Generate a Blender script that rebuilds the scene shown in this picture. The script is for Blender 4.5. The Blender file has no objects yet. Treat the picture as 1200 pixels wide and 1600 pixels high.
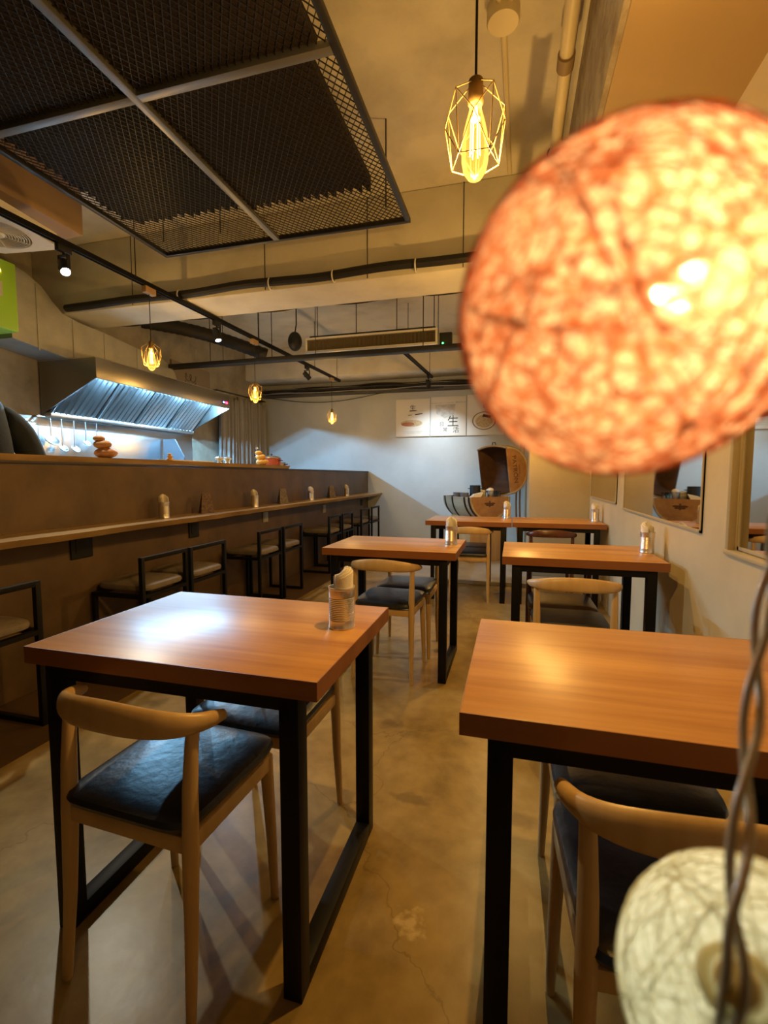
import bpy, bmesh, math, random
from mathutils import Vector, Matrix, noise
PI = math.pi
C = bpy.context.scene.collection
S = bpy.context.scene
random.seed(7)

# ------------------------------------------------------------------ mesh helpers
def box(bm, x0, x1, y0, y1, z0, z1, bev=0.0, seg=2, M=None):
    vs = [bm.verts.new((x, y, z)) for z in (z0, z1) for y in (y0, y1) for x in (x0, x1)]
    q = [(0, 2, 3, 1), (4, 5, 7, 6), (0, 1, 5, 4), (2, 6, 7, 3), (0, 4, 6, 2), (1, 3, 7, 5)]
    fs = [bm.faces.new([vs[i] for i in f]) for f in q]
    if M is not None:
        bmesh.ops.transform(bm, matrix=M, verts=vs)
    if bev > 0:
        es = list({e for f in fs for e in f.edges})
        bmesh.ops.bevel(bm, geom=es, offset=bev, segments=seg, affect='EDGES', profile=0.5)

def tube(bm, pts, rad, n=10, closed=False, flat=None, up0=None):
    """swept tube; rad number or list; flat=(a,b) lists give an elliptical section (a along normal, b along binormal)"""
    P = [Vector(p) for p in pts]
    N = len(P)
    R = rad if isinstance(rad, (list, tuple)) else [rad] * N
    T = []
    for i in range(N):
        if closed:
            t = P[(i + 1) % N] - P[i - 1]
        else:
            t = P[min(i + 1, N - 1)] - P[max(i - 1, 0)]
        T.append(t.normalized())
    up = Vector(up0) if up0 else (Vector((0, 0, 1)) if abs(T[0].z) < .9 else Vector((1, 0, 0)))
    nrm = (up - T[0] * up.dot(T[0])).normalized()
    rings = []
    for i in range(N):
        if flat and up0:
            u = Vector(up0); nrm = (u - T[i] * u.dot(T[i])).normalized()
        else:
            nrm = nrm - T[i] * nrm.dot(T[i]); nrm.normalize()
        b = T[i].cross(nrm)
        ra, rb = (flat[0][i], flat[1][i]) if flat else (R[i], R[i])
        rings.append([bm.verts.new(P[i] + nrm * (ra * math.cos(2 * PI * k / n)) + b * (rb * math.sin(2 * PI * k / n))) for k in range(n)])
    m = N if closed else N - 1
    for i in range(m):
        a, c = rings[i], rings[(i + 1) % N]
        for k in range(n):
            bm.faces.new((a[k], a[(k + 1) % n], c[(k + 1) % n], c[k]))
    if not closed:
        bm.faces.new(rings[0][::-1]); bm.faces.new(rings[-1])

def lathe(bm, prof, n=24, c=(0, 0, 0), M=None, cap=True):
    c = Vector(c); rings = []; new = []
    for r, z in prof:
        ring = [bm.verts.new(c + Vector((r * math.cos(2 * PI * k / n), r * math.sin(2 * PI * k / n), z))) for k in range(n)]
        rings.append(ring); new += ring
    for a, b in zip(rings, rings[1:]):
        for k in range(n):
            bm.faces.new((a[k], a[(k + 1) % n], b[(k + 1) % n], b[k]))
    if cap:
        bm.faces.new(rings[0][::-1]); bm.faces.new(rings[-1])
    if M is not None:
        bmesh.ops.transform(bm, matrix=M, verts=new)

def prism(bm, poly, ext, M=None):
    e = Vector(ext)
    a = [bm.verts.new(Vector(p)) for p in poly]; b = [bm.verts.new(Vector(p) + e) for p in poly]
    n = len(a)
    bm.faces.new(a[::-1]); bm.faces.new(b)
    for k in range(n):
        bm.faces.new((a[k], a[(k + 1) % n], b[(k + 1) % n], b[k]))
    if M is not None:
        bmesh.ops.transform(bm, matrix=M, verts=a + b)

def ball(bm, c, r, n=16, sc=(1, 1, 1)):
    M = Matrix.Translation(Vector(c)) @ Matrix.Diagonal((sc[0], sc[1], sc[2], 1))
    bmesh.ops.create_uvsphere(bm, u_segments=n * 2, v_segments=n, radius=r, matrix=M)

def B():
    return bmesh.new()

def obj(name, bm, mat, parent=None, loc=None, smooth=35, label=None):
    bmesh.ops.recalc_face_normals(bm, faces=bm.faces[:])
    me = bpy.data.meshes.new(name)
    bm.to_mesh(me); bm.free()
    if smooth:
        for p in me.polygons: p.use_smooth = True
        me.set_sharp_from_angle(angle=math.radians(smooth))
    me.materials.append(mat)
    o = bpy.data.objects.new(name, me); C.objects.link(o)
    if parent: o.parent = parent
    if loc: o.location = loc
    if label: o['label'] = label
    return o

def part(name, fn, mat, parent=None, label=None, smooth=35):
    bm = B(); fn(bm)
    return obj(name, bm, mat, parent, smooth=smooth, label=label)

def tag(o, label, cat, group=None):
    o['label'] = label; o['category'] = cat
    if group: o['group'] = group
    return o

def thing(name, label, cat, loc=(0, 0, 0), rotz=0, group=None):
    o = bpy.data.objects.new(name, None); C.objects.link(o)
    o.empty_display_size = .05
    o.location = loc; o.rotation_euler = (0, 0, rotz)
    return tag(o, label, cat, group)

def struct(name, fn, mat, smooth=30):
    o = part(name, fn, mat, smooth=smooth); o['kind'] = 'structure'; return o

def dup(root, loc, rotz, label, group=None, swap=None):
    r = root.copy(); C.objects.link(r); r.location = loc; r.rotation_euler = (0, 0, rotz)
    r['label'] = label
    if group: r['group'] = group
    for ch in list(root.children):
        c = ch.copy(); C.objects.link(c); c.parent = r
        if swap and ch.data and ch.data.materials and ch.data.materials[0] in swap:
            c.data = swap_mesh(ch.data, swap)
        for g in ch.children:
            d = g.copy(); C.objects.link(d); d.parent = c
    return r
_sw = {}
def swap_mesh(me, swap):
    if me.name not in _sw:
        m2 = me.copy(); m2.materials[0] = swap[me.materials[0]]; _sw[me.name] = m2
    return _sw[me.name]

def light(name, kind, power, color, loc, parent=None, radius=.03, spot=None, blend=.5, aim=None):
    d = bpy.data.lights.new(name, kind); d.energy = power; d.color = color
    if kind in ('POINT', 'SPOT'): d.shadow_soft_size = radius
    if kind == 'SPOT': d.spot_size = math.radians(spot); d.spot_blend = blend
    o = bpy.data.objects.new(name, d); C.objects.link(o); o.location = loc
    if aim is not None:
        o.rotation_euler = Vector(aim).to_track_quat('-Z', 'Y').to_euler()
    if parent: o.parent = parent
    return o

# ------------------------------------------------------------------ materials
def mat(name, col, rough=.5, metal=0.0, coat=0.0, bump=None, var=None, spec=.5):
    """bump=(scale,strength,dist); var=(scale,colour2,lo,hi) noise mottling in object space"""
    m = bpy.data.materials.new(name); m.use_nodes = True
    nt = m.node_tree; b = nt.nodes['Principled BSDF']
    b.inputs['Base Color'].default_value = (*col, 1); b.inputs['Roughness'].default_value = rough
    b.inputs['Metallic'].default_value = metal; b.inputs['Coat Weight'].default_value = coat
    b.inputs['Specular IOR Level'].default_value = spec
    tc = nt.nodes.new('ShaderNodeTexCoord')
    if var:
        n = nt.nodes.new('ShaderNodeTexNoise'); n.inputs['Scale'].default_value = var[0]; n.inputs['Detail'].default_value = 6
        n.inputs['Roughness'].default_value = .6
        r = nt.nodes.new('ShaderNodeValToRGB')
        r.color_ramp.elements[0].position = var[2]; r.color_ramp.elements[1].position = var[3]
        r.color_ramp.elements[0].color = (*col, 1); r.color_ramp.elements[1].color = (*var[1], 1)
        nt.links.new(tc.outputs['Object'], n.inputs['Vector']); nt.links.new(n.outputs['Fac'], r.inputs['Fac'])
        nt.links.new(r.outputs['Color'], b.inputs['Base Color'])
    if bump:
        n2 = nt.nodes.new('ShaderNodeTexNoise'); n2.inputs['Scale'].default_value = bump[0]; n2.inputs['Detail'].default_value = 5
        bp = nt.nodes.new('ShaderNodeBump'); bp.inputs['Strength'].default_value = bump[1]; bp.inputs['Distance'].default_value = bump[2]
        nt.links.new(tc.outputs['Object'], n2.inputs['Vector']); nt.links.new(n2.outputs['Fac'], bp.inputs['Height'])
        nt.links.new(bp.outputs['Normal'], b.inputs['Normal'])
    return m

def emit(name, col, st):
    m = bpy.data.materials.new(name); m.use_nodes = True
    b = m.node_tree.nodes['Principled BSDF']
    b.inputs['Base Color'].default_value = (*col, 1)
    b.inputs['Emission Color'].default_value = (*col, 1); b.inputs['Emission Strength'].default_value = st
    return m

def wood(name, c1, c2, axis=0, scale=3.0, rough=.35, stretch=14, coat=0.0, line=.35):
    m = bpy.data.materials.new(name); m.use_nodes = True
    nt = m.node_tree; b = nt.nodes['Principled BSDF']
    b.inputs['Roughness'].default_value = rough; b.inputs['Coat Weight'].default_value = coat
    tc = nt.nodes.new('ShaderNodeTexCoord'); mp = nt.nodes.new('ShaderNodeMapping')
    sc = [scale * stretch] * 3; sc[axis] = scale
    mp.inputs['Scale'].default_value = sc
    n = nt.nodes.new('ShaderNodeTexNoise'); n.inputs['Scale'].default_value = 1; n.inputs['Detail'].default_value = 8
    n.inputs['Roughness'].default_value = .65; n.inputs['Distortion'].default_value = .6
    n3 = nt.nodes.new('ShaderNodeTexNoise'); n3.inputs['Scale'].default_value = .28; n3.inputs['Detail'].default_value = 3
    mx = nt.nodes.new('ShaderNodeMath'); mx.operation = 'MULTIPLY_ADD'; mx.inputs[1].default_value = line; 
    r = nt.nodes.new('ShaderNodeValToRGB')
    r.color_ramp.elements[0].position = .42; r.color_ramp.elements[1].position = .82
    r.color_ramp.elements[0].color = (*c2, 1); r.color_ramp.elements[1].color = (*c1, 1)
    L = nt.links.new
    L(tc.outputs['Object'], mp.inputs['Vector']); L(mp.outputs['Vector'], n.inputs['Vector']); L(mp.outputs['Vector'], n3.inputs['Vector'])
    L(n.outputs['Fac'], mx.inputs[0]); L(n3.outputs['Fac'], mx.inputs[2])
    L(mx.outputs[0], r.inputs['Fac']); L(r.outputs['Color'], b.inputs['Base Color'])
    bp = nt.nodes.new('ShaderNodeBump'); bp.inputs['Strength'].default_value = .12; bp.inputs['Distance'].default_value = .001
    L(n.outputs['Fac'], bp.inputs['Height']); L(bp.outputs['Normal'], b.inputs['Normal'])
    return m

def floor_mat():
    m = bpy.data.materials.new('polished_concrete'); m.use_nodes = True
    nt = m.node_tree; b = nt.nodes['Principled BSDF']; L = nt.links.new
    tc = nt.nodes.new('ShaderNodeTexCoord')
    n1 = nt.nodes.new('ShaderNodeTexNoise'); n1.inputs['Scale'].default_value = 1.7; n1.inputs['Detail'].default_value = 9; n1.inputs['Roughness'].default_value = .62; n1.inputs['Distortion'].default_value = .4
    n2 = nt.nodes.new('ShaderNodeTexNoise'); n2.inputs['Scale'].default_value = 14; n2.inputs['Detail'].default_value = 6
    v = nt.nodes.new('ShaderNodeTexVoronoi'); v.feature = 'DISTANCE_TO_EDGE'; v.inputs['Scale'].default_value = .75
    nd = nt.nodes.new('ShaderNodeTexNoise'); nd.inputs['Scale'].default_value = 5; nd.inputs['Detail'].default_value = 5
    ad = nt.nodes.new('ShaderNodeVectorMath'); ad.operation = 'MULTIPLY_ADD'; ad.inputs[1].default_value = (.35, .35, .35)
    L(tc.outputs['Object'], n1.inputs['Vector']); L(tc.outputs['Object'], n2.inputs['Vector']); L(tc.outputs['Object'], nd.inputs['Vector'])
    L(nd.outputs['Color'], ad.inputs[0]); L(tc.outputs['Object'], ad.inputs[2]); L(ad.outputs[0], v.inputs['Vector'])
    r = nt.nodes.new('ShaderNodeValToRGB'); cr = r.color_ramp
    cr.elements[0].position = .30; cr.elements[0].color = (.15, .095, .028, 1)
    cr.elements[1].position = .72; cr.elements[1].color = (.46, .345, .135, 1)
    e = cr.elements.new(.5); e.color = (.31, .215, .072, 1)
    mm = nt.nodes.new('ShaderNodeMath'); mm.operation = 'MULTIPLY_ADD'; mm.inputs[1].default_value = .3; mm.inputs[2].default_value = -.15
    aa = nt.nodes.new('ShaderNodeMath'); aa.operation = 'ADD'
    L(n2.outputs['Fac'], mm.inputs[0]); L(n1.outputs['Fac'], aa.inputs[0]); L(mm.outputs[0], aa.inputs[1]); L(aa.outputs[0], r.inputs['Fac'])
    ck = nt.nodes.new('ShaderNodeValToRGB'); ck.color_ramp.elements[0].position = 0; ck.color_ramp.elements[1].position = .0025
    ck.color_ramp.elements[0].color = (.7, .66, .6, 1); ck.color_ramp.elements[1].color = (1, 1, 1, 1)
    L(v.outputs['Distance'], ck.inputs['Fac'])
    mu = nt.nodes.new('ShaderNodeMix'); mu.data_type = 'RGBA'; mu.blend_type = 'MULTIPLY'; mu.inputs['Factor'].default_value = 1
    L(r.outputs['Color'], mu.inputs['A']); L(ck.outputs['Color'], mu.inputs['B'])
    last = mu.outputs['Result']
    # a dark spill and two spatters of dried paint, each with its own outline
    for (cx, cy, rx, ry, col, sc, th) in ((-.33, 1.605, .085, .035, (.10, .065, .025, 1), 16, .62), (-.545, 2.10, .07, .05, (.12, .08, .03, 1), 18, .6), (-.24, 1.13, .055, .07, (.75, .62, .38, 1), 42, .30), (.05, 1.6, .12, .05, (.14, .09, .035, 1), 12, .5)):
        vm = nt.nodes.new('ShaderNodeVectorMath'); vm.operation = 'SUBTRACT'; vm.inputs[1].default_value = (cx, cy, 0)
        vd = nt.nodes.new('ShaderNodeVectorMath'); vd.operation = 'DIVIDE'; vd.inputs[1].default_value = (rx, ry, 1)
        vl = nt.nodes.new('ShaderNodeVectorMath'); vl.operation = 'LENGTH'
        nn = nt.nodes.new('ShaderNodeTexNoise'); nn.inputs['Scale'].default_value = sc; nn.inputs['Detail'].default_value = 4
        m1 = nt.nodes.new('ShaderNodeMath'); m1.operation = 'MULTIPLY_ADD'; m1.inputs[1].default_value = 2.4
        m3 = nt.nodes.new('ShaderNodeMapRange'); m3.inputs['From Min'].default_value = 1.62 + th; m3.inputs['From Max'].default_value = 1.0 + th; m3.inputs['To Max'].default_value = .55
        L(tc.outputs['Object'], vm.inputs[0]); L(vm.outputs[0], vd.inputs[0]); L(vd.outputs[0], vl.inputs[0]); L(tc.outputs['Object'], nn.inputs['Vector'])
        L(nn.outputs['Fac'], m1.inputs[0]); L(vl.outputs['Value'], m1.inputs[2]); L(m1.outputs[0], m3.inputs['Value'])
        mq = nt.nodes.new('ShaderNodeMix'); mq.data_type = 'RGBA'; mq.inputs['B'].default_value = col
        L(m3.outputs['Result'], mq.inputs['Factor']); L(last, mq.inputs['A']); last = mq.outputs['Result']
    L(last, b.inputs['Base Color'])
    rr = nt.nodes.new('ShaderNodeMapRange'); rr.inputs['To Min'].default_value = .18; rr.inputs['To Max'].default_value = .5
    L(n1.outputs['Fac'], rr.inputs['Value']); L(rr.outputs['Result'], b.inputs['Roughness'])
    bp = nt.nodes.new('ShaderNodeBump'); bp.inputs['Strength'].default_value = .15; bp.inputs['Distance'].default_value = .004
    L(n2.outputs['Fac'], bp.inputs['Height']); L(bp.outputs['Normal'], b.inputs['Normal'])
    return m

M = {}
M['floor'] = floor_mat()
M['step'] = mat('pale_screed', (.46, .43, .36), .35, var=(3, (.30, .26, .2), .35, .75), bump=(20, .1, .003))
M['white_wall'] = mat('grey_white_paint', (.52, .56, .58), .5, bump=(7, .12, .01), var=(2.2, (.45, .49, .51), .4, .75))
M['cream_wall'] = mat('cream_paint', (.58, .50, .34), .55, bump=(6, .1, .01), var=(2.5, (.49, .41, .26), .45, .8))
M['kitchen_wall'] = mat('rough_grey_plaster', (.33, .30, .24), .8, bump=(9, .4, .02), var=(3, (.2, .18, .14), .4, .7))
M['ceiling'] = mat('board_marked_concrete', (.66, .62, .51), .8, bump=(11, .3, .012), var=(2.0, (.48, .44, .35), .45, .72))
M['beam'] = mat('painted_beam_concrete', (.72, .68, .57), .75, bump=(8, .25, .01), var=(2.6, (.58, .54, .43), .45, .75))
M['soffit'] = mat('soffit_board', (.40, .28, .13), .6, bump=(5, .06, .01))
M['soffit_side'] = mat('rough_concrete', (.42, .36, .26), .9, bump=(14, .8, .03), var=(6, (.28, .22, .14), .4, .65))
M['bar'] = mat('brown_trowelled_plaster', (.135, .082, .038), .6, bump=(6, .2, .01), var=(3.2, (.07, .042, .018), .38, .72))
M['bar_floor'] = mat('dark_brown_floor', (.105, .062, .028), .5, bump=(6, .2, .01), var=(2.2, (.07, .04, .018), .38, .72))  # darker brown for the whole bar side of the floor
M['dark_cap'] = mat('dark_cap_board', (.03, .022, .016), .5)
M['table'] = wood('orange_oak_laminate', (.56, .29, .09), (.30, .115, .028), 0, 2.6, .35, 16)
M['edge'] = wood('red_brown_edging', (.30, .115, .038), (.20, .07, .022), 0, 2.6, .4, 16)
M['oak'] = wood('pale_chair_oak', (.66, .46, .22), (.52, .33, .14), 2, 5, .38, 8)
M['brown_wood'] = wood('dark_red_brown_chair_wood', (.11, .035, .018), (.06, .018, .01), 2, 5, .3, 8)
M['slab'] = wood('live_edge_slab', (.52, .35, .16), (.30, .18, .075), 1, 2.2, .4, 14)
M['steel_black'] = mat('black_powder_coated_steel', (.005, .005, .006), .5, spec=.22)
M['leather'] = mat('black_leatherette', (.008, .013, .022), .38, bump=(42, .28, .005), spec=.8)  # faint blue in the base stands for the hood lamps' sheen
M['leather_brown'] = mat('dark_brown_leatherette', (.045, .028, .018), .3, bump=(55, .2, .004))
M['fabric'] = mat('taupe_stool_fabric', (.22, .185, .15), .75, bump=(90, .3, .003), var=(12, (.16, .135, .11), .4, .7))
M['inox'] = mat('brushed_stainless', (.62, .63, .64), .28, 1.0, bump=(30, .03, .002))
M['hood_steel'] = mat('satin_hood_steel', (.34, .33, .31), .34, 1.0, bump=(30, .03, .002))
M['inox_dark'] = mat('dull_stainless', (.36, .36, .37), .42, 1.0)
M['galv'] = mat('galvanised_sheet', (.50, .50, .46), .5, .6, var=(5, (.40, .40, .37), .4, .7))
M['tin'] = mat('tinplate', (.84, .82, .79), .36, 1.0)
M['paper'] = mat('napkin_paper', (.88, .84, .75), .9, bump=(60, .3, .002))
M['black'] = mat('matt_black', (.008, .008, .009), .6)
M['black_rubber'] = mat('black_pipe_lagging', (.014, .012, .011), .7, bump=(25, .4, .01))
M['white_plastic'] = mat('off_white_plastic', (.72, .70, .64), .4)
M['pvc'] = mat('cream_pipe', (.66, .57, .36), .4)
M['foam'] = mat('dark_acoustic_foam', (.016, .007, .005), .9, bump=(70, .8, .02))
M['foam_black'] = mat('black_acoustic_foam', (.005, .0045, .004), .9, bump=(70, .8, .02))
M['mesh'] = mat('expanded_metal', (.035, .028, .02), .45, .6)
M['frame_light'] = mat('pale_steel_bar', (.20, .20, .20), .4, .7)  # cross bars, paler than the frame steel
M['frame_dark'] = mat('dark_steel_bar', (.02, .019, .019), .45, .3)
M['brass'] = mat('gilded_wire', (.26, .18, .07), .6, .6)
M['green'] = mat('lime_green_enamel', (.30, .58, .05), .4)
M['label_grey'] = mat('grey_label', (.45, .47, .42), .5)
M['curtain'] = mat('grey_curtain_cloth', (.30, .29, .28), .85, bump=(120, .15, .002))
M['barrel'] = wood('barrel_oak', (.42, .23, .095), (.28, .135, .05), 1, 4, .5, 10)
M['barrel_stave'] = wood('weathered_barrel_staves', (.52, .43, .3), (.36, .28, .18), 1, 4, .6, 10)
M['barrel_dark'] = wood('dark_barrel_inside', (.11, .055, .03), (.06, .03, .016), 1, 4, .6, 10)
M['stand'] = wood('pale_pine', (.58, .37, .17), (.45, .27, .11), 2, 3, .45, 10)
M['iron'] = mat('dark_hoop_iron', (.03, .022, .018), .5, .5)
M['ink'] = mat('black_ink', (.025, .022, .02), .8)
M['burn'] = mat('burnt_lettering', (.09, .04, .02), .8)
M['poster'] = mat('cream_poster_board', (.78, .76, .70), .6)
M['poster_shade'] = mat('grey_print', (.50, .50, .47), .7, var=(14, (.72, .71, .66), .4, .65))
M['food_red'] = mat('red_brown_print', (.42, .17, .08), .7)
M['food_tan'] = mat('tan_print', (.66, .54, .36), .7, var=(40, (.50, .38, .2), .4, .6))
M['mirror'] = mat('silvered_glass', (.62, .60, .55), .025, 1.0)
M['trim_wood'] = mat('olive_painted_trim', (.42, .35, .22), .5)
M['navy'] = mat('dark_navy_jacket', (.007, .010, .012), .85, bump=(40, .3, .006))
M['skin'] = mat('skin', (.50, .30, .21), .55)
M['hair'] = mat('black_hair', (.012, .010, .009), .6)
M['orange_fruit'] = mat('orange_squash_skin', (.78, .42, .06), .55, bump=(14, .35, .02), var=(9, (.62, .28, .035), .45, .7))
M['tan_fruit'] = mat('tan_squash_skin', (.55, .27, .11), .6, bump=(14, .35, .02), var=(9, (.40, .16, .06), .45, .7))
M['red_pot'] = mat('red_enamel', (.40, .07, .045), .3)
M['menu'] = mat('brownish_menu_print', (.17, .095, .085), .5, var=(60, (.08, .04, .04), .4, .6))
M['menu_grey'] = mat('grey_mauve_menu_print', (.20, .165, .17), .5, var=(60, (.10, .08, .085), .4, .6))
M['socket'] = mat('grey_socket_plate', (.36, .34, .30), .4)
M['brown_board'] = mat('brown_plywood', (.32, .21, .11), .6)
M['wire_grey'] = mat('clear_twisted_wire', (.42, .39, .28), .25, coat=.5)
M['holder'] = mat('translucent_holder', (.70, .58, .22), .35)
M['bulb_hot'] = emit('bulb_filament', (1, .58, .20), 14)
M['led_cool'] = emit('cool_led', (.75, .88, 1), 60)
M['led_hood'] = emit('hood_led', (.62, .85, 1), 30)
M['led_ball'] = emit('warm_white_led', (1, .86, .55), 90)
M['led_red'] = emit('red_digit', (1, .03, .08), 6)
M['led_blue'] = emit('blue_digit', (.2, .35, 1), 8)
M['led_green'] = emit('green_led', (.05, 1, .15), 8)
M['led_amber'] = emit('amber_led', (1, .5, .08), 10)

def glass(name, col, fac=.85, em=None, est=0):
    m = bpy.data.materials.new(name); m.use_nodes = True
    nt = m.node_tree; nt.nodes.clear(); L = nt.links.new
    o = nt.nodes.new('ShaderNodeOutputMaterial'); t = nt.nodes.new('ShaderNodeBsdfTransparent'); t.inputs[0].default_value = (*col, 1)
    g = nt.nodes.new('ShaderNodeBsdfGlossy'); g.inputs['Roughness'].default_value = .05
    fr = nt.nodes.new('ShaderNodeLayerWeight'); fr.inputs[0].default_value = .25
    mx = nt.nodes.new('ShaderNodeMixShader'); L(fr.outputs['Fresnel'], mx.inputs[0]); L(t.outputs[0], mx.inputs[1]); L(g.outputs[0], mx.inputs[2])
    out = mx
    if em:
        e = nt.nodes.new('ShaderNodeEmission'); e.inputs[0].default_value = (*em, 1); e.inputs[1].default_value = est
        a = nt.nodes.new('ShaderNodeAddShader'); L(mx.outputs[0], a.inputs[0]); L(e.outputs[0], a.inputs[1]); out = a
    L(out.outputs[0], o.inputs[0])
    return m
M['bulb_glass'] = glass('amber_bulb_glass', (1, .80, .42), em=(1, .50, .10), est=.34)
M['clear_glass'] = glass('clear_glass', (.93, .95, .95))

def thread_mat(name, cell, vein, trans, vscale, tr_fac):
    m = bpy.data.materials.new(name); m.use_nodes = True
    nt = m.node_tree; nt.nodes.clear(); L = nt.links.new
    o = nt.nodes.new('ShaderNodeOutputMaterial')
    tc = nt.nodes.new('ShaderNodeTexCoord')
    nd = nt.nodes.new('ShaderNodeTexNoise'); nd.inputs['Scale'].default_value = vscale * .6; nd.inputs['Detail'].default_value = 3
    ad = nt.nodes.new('ShaderNodeVectorMath'); ad.operation = 'MULTIPLY_ADD'
    k = .9 / vscale; ad.inputs[1].default_value = (k, k, k)
    v = nt.nodes.new('ShaderNodeTexVoronoi'); v.feature = 'DISTANCE_TO_EDGE'; v.inputs['Scale'].default_value = vscale
    v2 = nt.nodes.new('ShaderNodeTexVoronoi'); v2.feature = 'DISTANCE_TO_EDGE'; v2.inputs['Scale'].default_value = vscale * 1.9
    L(tc.outputs['Object'], nd.inputs['Vector']); L(nd.outputs['Color'], ad.inputs[0]); L(tc.outputs['Object'], ad.inputs[2])
    L(ad.outputs[0], v.inputs['Vector']); L(ad.outputs[0], v2.inputs['Vector'])
    mn = nt.nodes.new('ShaderNodeMath'); mn.operation = 'MINIMUM'
    ms = nt.nodes.new('ShaderNodeMath'); ms.operation = 'ADD'; ms.inputs[1].default_value = .05
    L(v2.outputs['Distance'], ms.inputs[0]); L(v.outputs['Distance'], mn.inputs[0]); L(ms.outputs[0], mn.inputs[1])
    r = nt.nodes.new('ShaderNodeValToRGB'); r.color_ramp.elements[0].position = .0; r.color_ramp.elements[1].position = .22
    r.color_ramp.elements[0].color = (*vein, 1); r.color_ramp.elements[1].color = (*cell, 1)
    L(mn.outputs[0], r.inputs['Fac'])
    d = nt.nodes.new('ShaderNodeBsdfDiffuse'); t = nt.nodes.new('ShaderNodeBsdfTranslucent')
    L(r.outputs['Color'], d.inputs[0]); L(r.outputs['Color'], t.inputs[0])
    mx = nt.nodes.new('ShaderNodeMixShader'); mx.inputs[0].default_value = trans; L(d.outputs[0], mx.inputs[1]); L(t.outputs[0], mx.inputs[2])
    tp = nt.nodes.new('ShaderNodeBsdfTransparent'); tp.inputs[0].default_value = (1, .9, .8, 1)
    rr = nt.nodes.new('ShaderNodeMapRange'); rr.inputs['From Min'].default_value = .12; rr.inputs['From Max'].default_value = .35; rr.inputs['To Max'].default_value = tr_fac
    L(mn.outputs[0], rr.inputs['Value'])
    m2 = nt.nodes.new('ShaderNodeMixShader'); L(rr.outputs['Result'], m2.inputs[0]); L(mx.outputs[0], m2.inputs[1]); L(tp.outputs[0], m2.inputs[2])
    L(m2.outputs[0], o.inputs[0])
    return m
M['orange_thread'] = thread_mat('orange_cotton_thread', (.97, .68, .38), (.52, .10, .015), .7, 225, .22)
M['cream_thread'] = thread_mat('cream_cotton_thread', (.94, .92, .78), (.68, .65, .46), .5, 300, .0)
def yarn_mat(name, col, fac=.5):
    m = bpy.data.materials.new(name); m.use_nodes = True
    nt = m.node_tree; nt.nodes.clear(); L = nt.links.new
    o = nt.nodes.new('ShaderNodeOutputMaterial'); d = nt.nodes.new('ShaderNodeBsdfDiffuse'); t = nt.nodes.new('ShaderNodeBsdfTranslucent')
    d.inputs[0].default_value = (*col, 1); t.inputs[0].default_value = (*col, 1)
    mx = nt.nodes.new('ShaderNodeMixShader'); mx.inputs[0].default_value = fac
    L(d.outputs[0], mx.inputs[1]); L(t.outputs[0], mx.inputs[2]); L(mx.outputs[0], o.inputs[0]); return m
M['orange_yarn'] = yarn_mat('orange_yarn', (.60, .13, .02))
M['cream_yarn'] = yarn_mat('cream_yarn', (.84, .81, .62), .6)

# ------------------------------------------------------------------ the room
XL, XR, YB, YF, ZC = -4.57, .80, 8.07, -1.2, 3.34
struct('floor', lambda b: box(b, -1.965, XR, YF, YB, -.1, 0), M['floor'])
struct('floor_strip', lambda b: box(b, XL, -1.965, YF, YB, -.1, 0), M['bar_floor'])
struct('floor_step', lambda b: box(b, -1.35, XR, 5.09, YB, 0, .045, .004), M['step'])
struct('wall_back', lambda b: box(b, XL - .15, XR + .3, YB, YB + .15, -.1, ZC + .1), M['white_wall'])
struct('wall_left', lambda b: box(b, XL - .15, XL, YF, YB, -.1, ZC + .1), M['kitchen_wall'])
struct('wall_front', lambda b: box(b, XL - .15, XR + .3, YF - .15, YF, -.1, ZC + .1), mat('dark_front_wall', (.03, .028, .025), .3))  # unseen wall, coloured dark to cut light bounced onto the tables
def rw(b):       # right wall with one recess
    R0, R1 = .69, 2.075
    box(b, XR, XR + .2, YF, R0, -.1, ZC + .1); box(b, XR, XR + .2, R1, YB, -.1, ZC + .1)
    box(b, XR, XR + .2, R0, R1, -.1, .885); box(b, XR, XR + .2, R0, R1, 2.05, ZC + .1); box(b, XR + .035, XR + .2, R0, R1, .885, 2.05)
struct('wall_right', rw, M['cream_wall'])
struct('ceiling', lambda b: box(b, XL - .15, XR + .2, YF, YB, ZC, ZC + .15), M['ceiling'])
struct('trim_1', lambda b: box(b, XL, .30, 3.70, 4.16, 2.72, ZC, .012), M['beam'])
struct('trim_2', lambda b: box(b, XL, XR, 7.50, YB, 2.83, ZC, .01), M['beam'])
struct('trim_3', lambda b: box(b, .315, XR, YF, 5.5, 2.60, ZC), M['soffit'])
struct('trim_4', lambda b: box(b, .295, .315, YF, 5.5, 2.615, ZC), M['soffit_side'])
struct('trim_5', lambda b: box(b, .17, XR, 5.52, YB, .045, ZC, .006), M['cream_wall'])       # boxed corner
struct('trim_6', lambda b: box(b, -3.95, -3.18, .6, 3.0, 2.98, ZC, .01), M['brown_board'])   # boxed bulkhead over the fan
# board joints on beam / ceiling
def joints(b):
    for x in (-3.4, -2.05, -1.15, -.4): box(b, x, x + .006, 3.697, 3.7, 2.73, ZC)
    pass
struct('trim_7', joints, M['frame_dark'], smooth=0)

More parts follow.
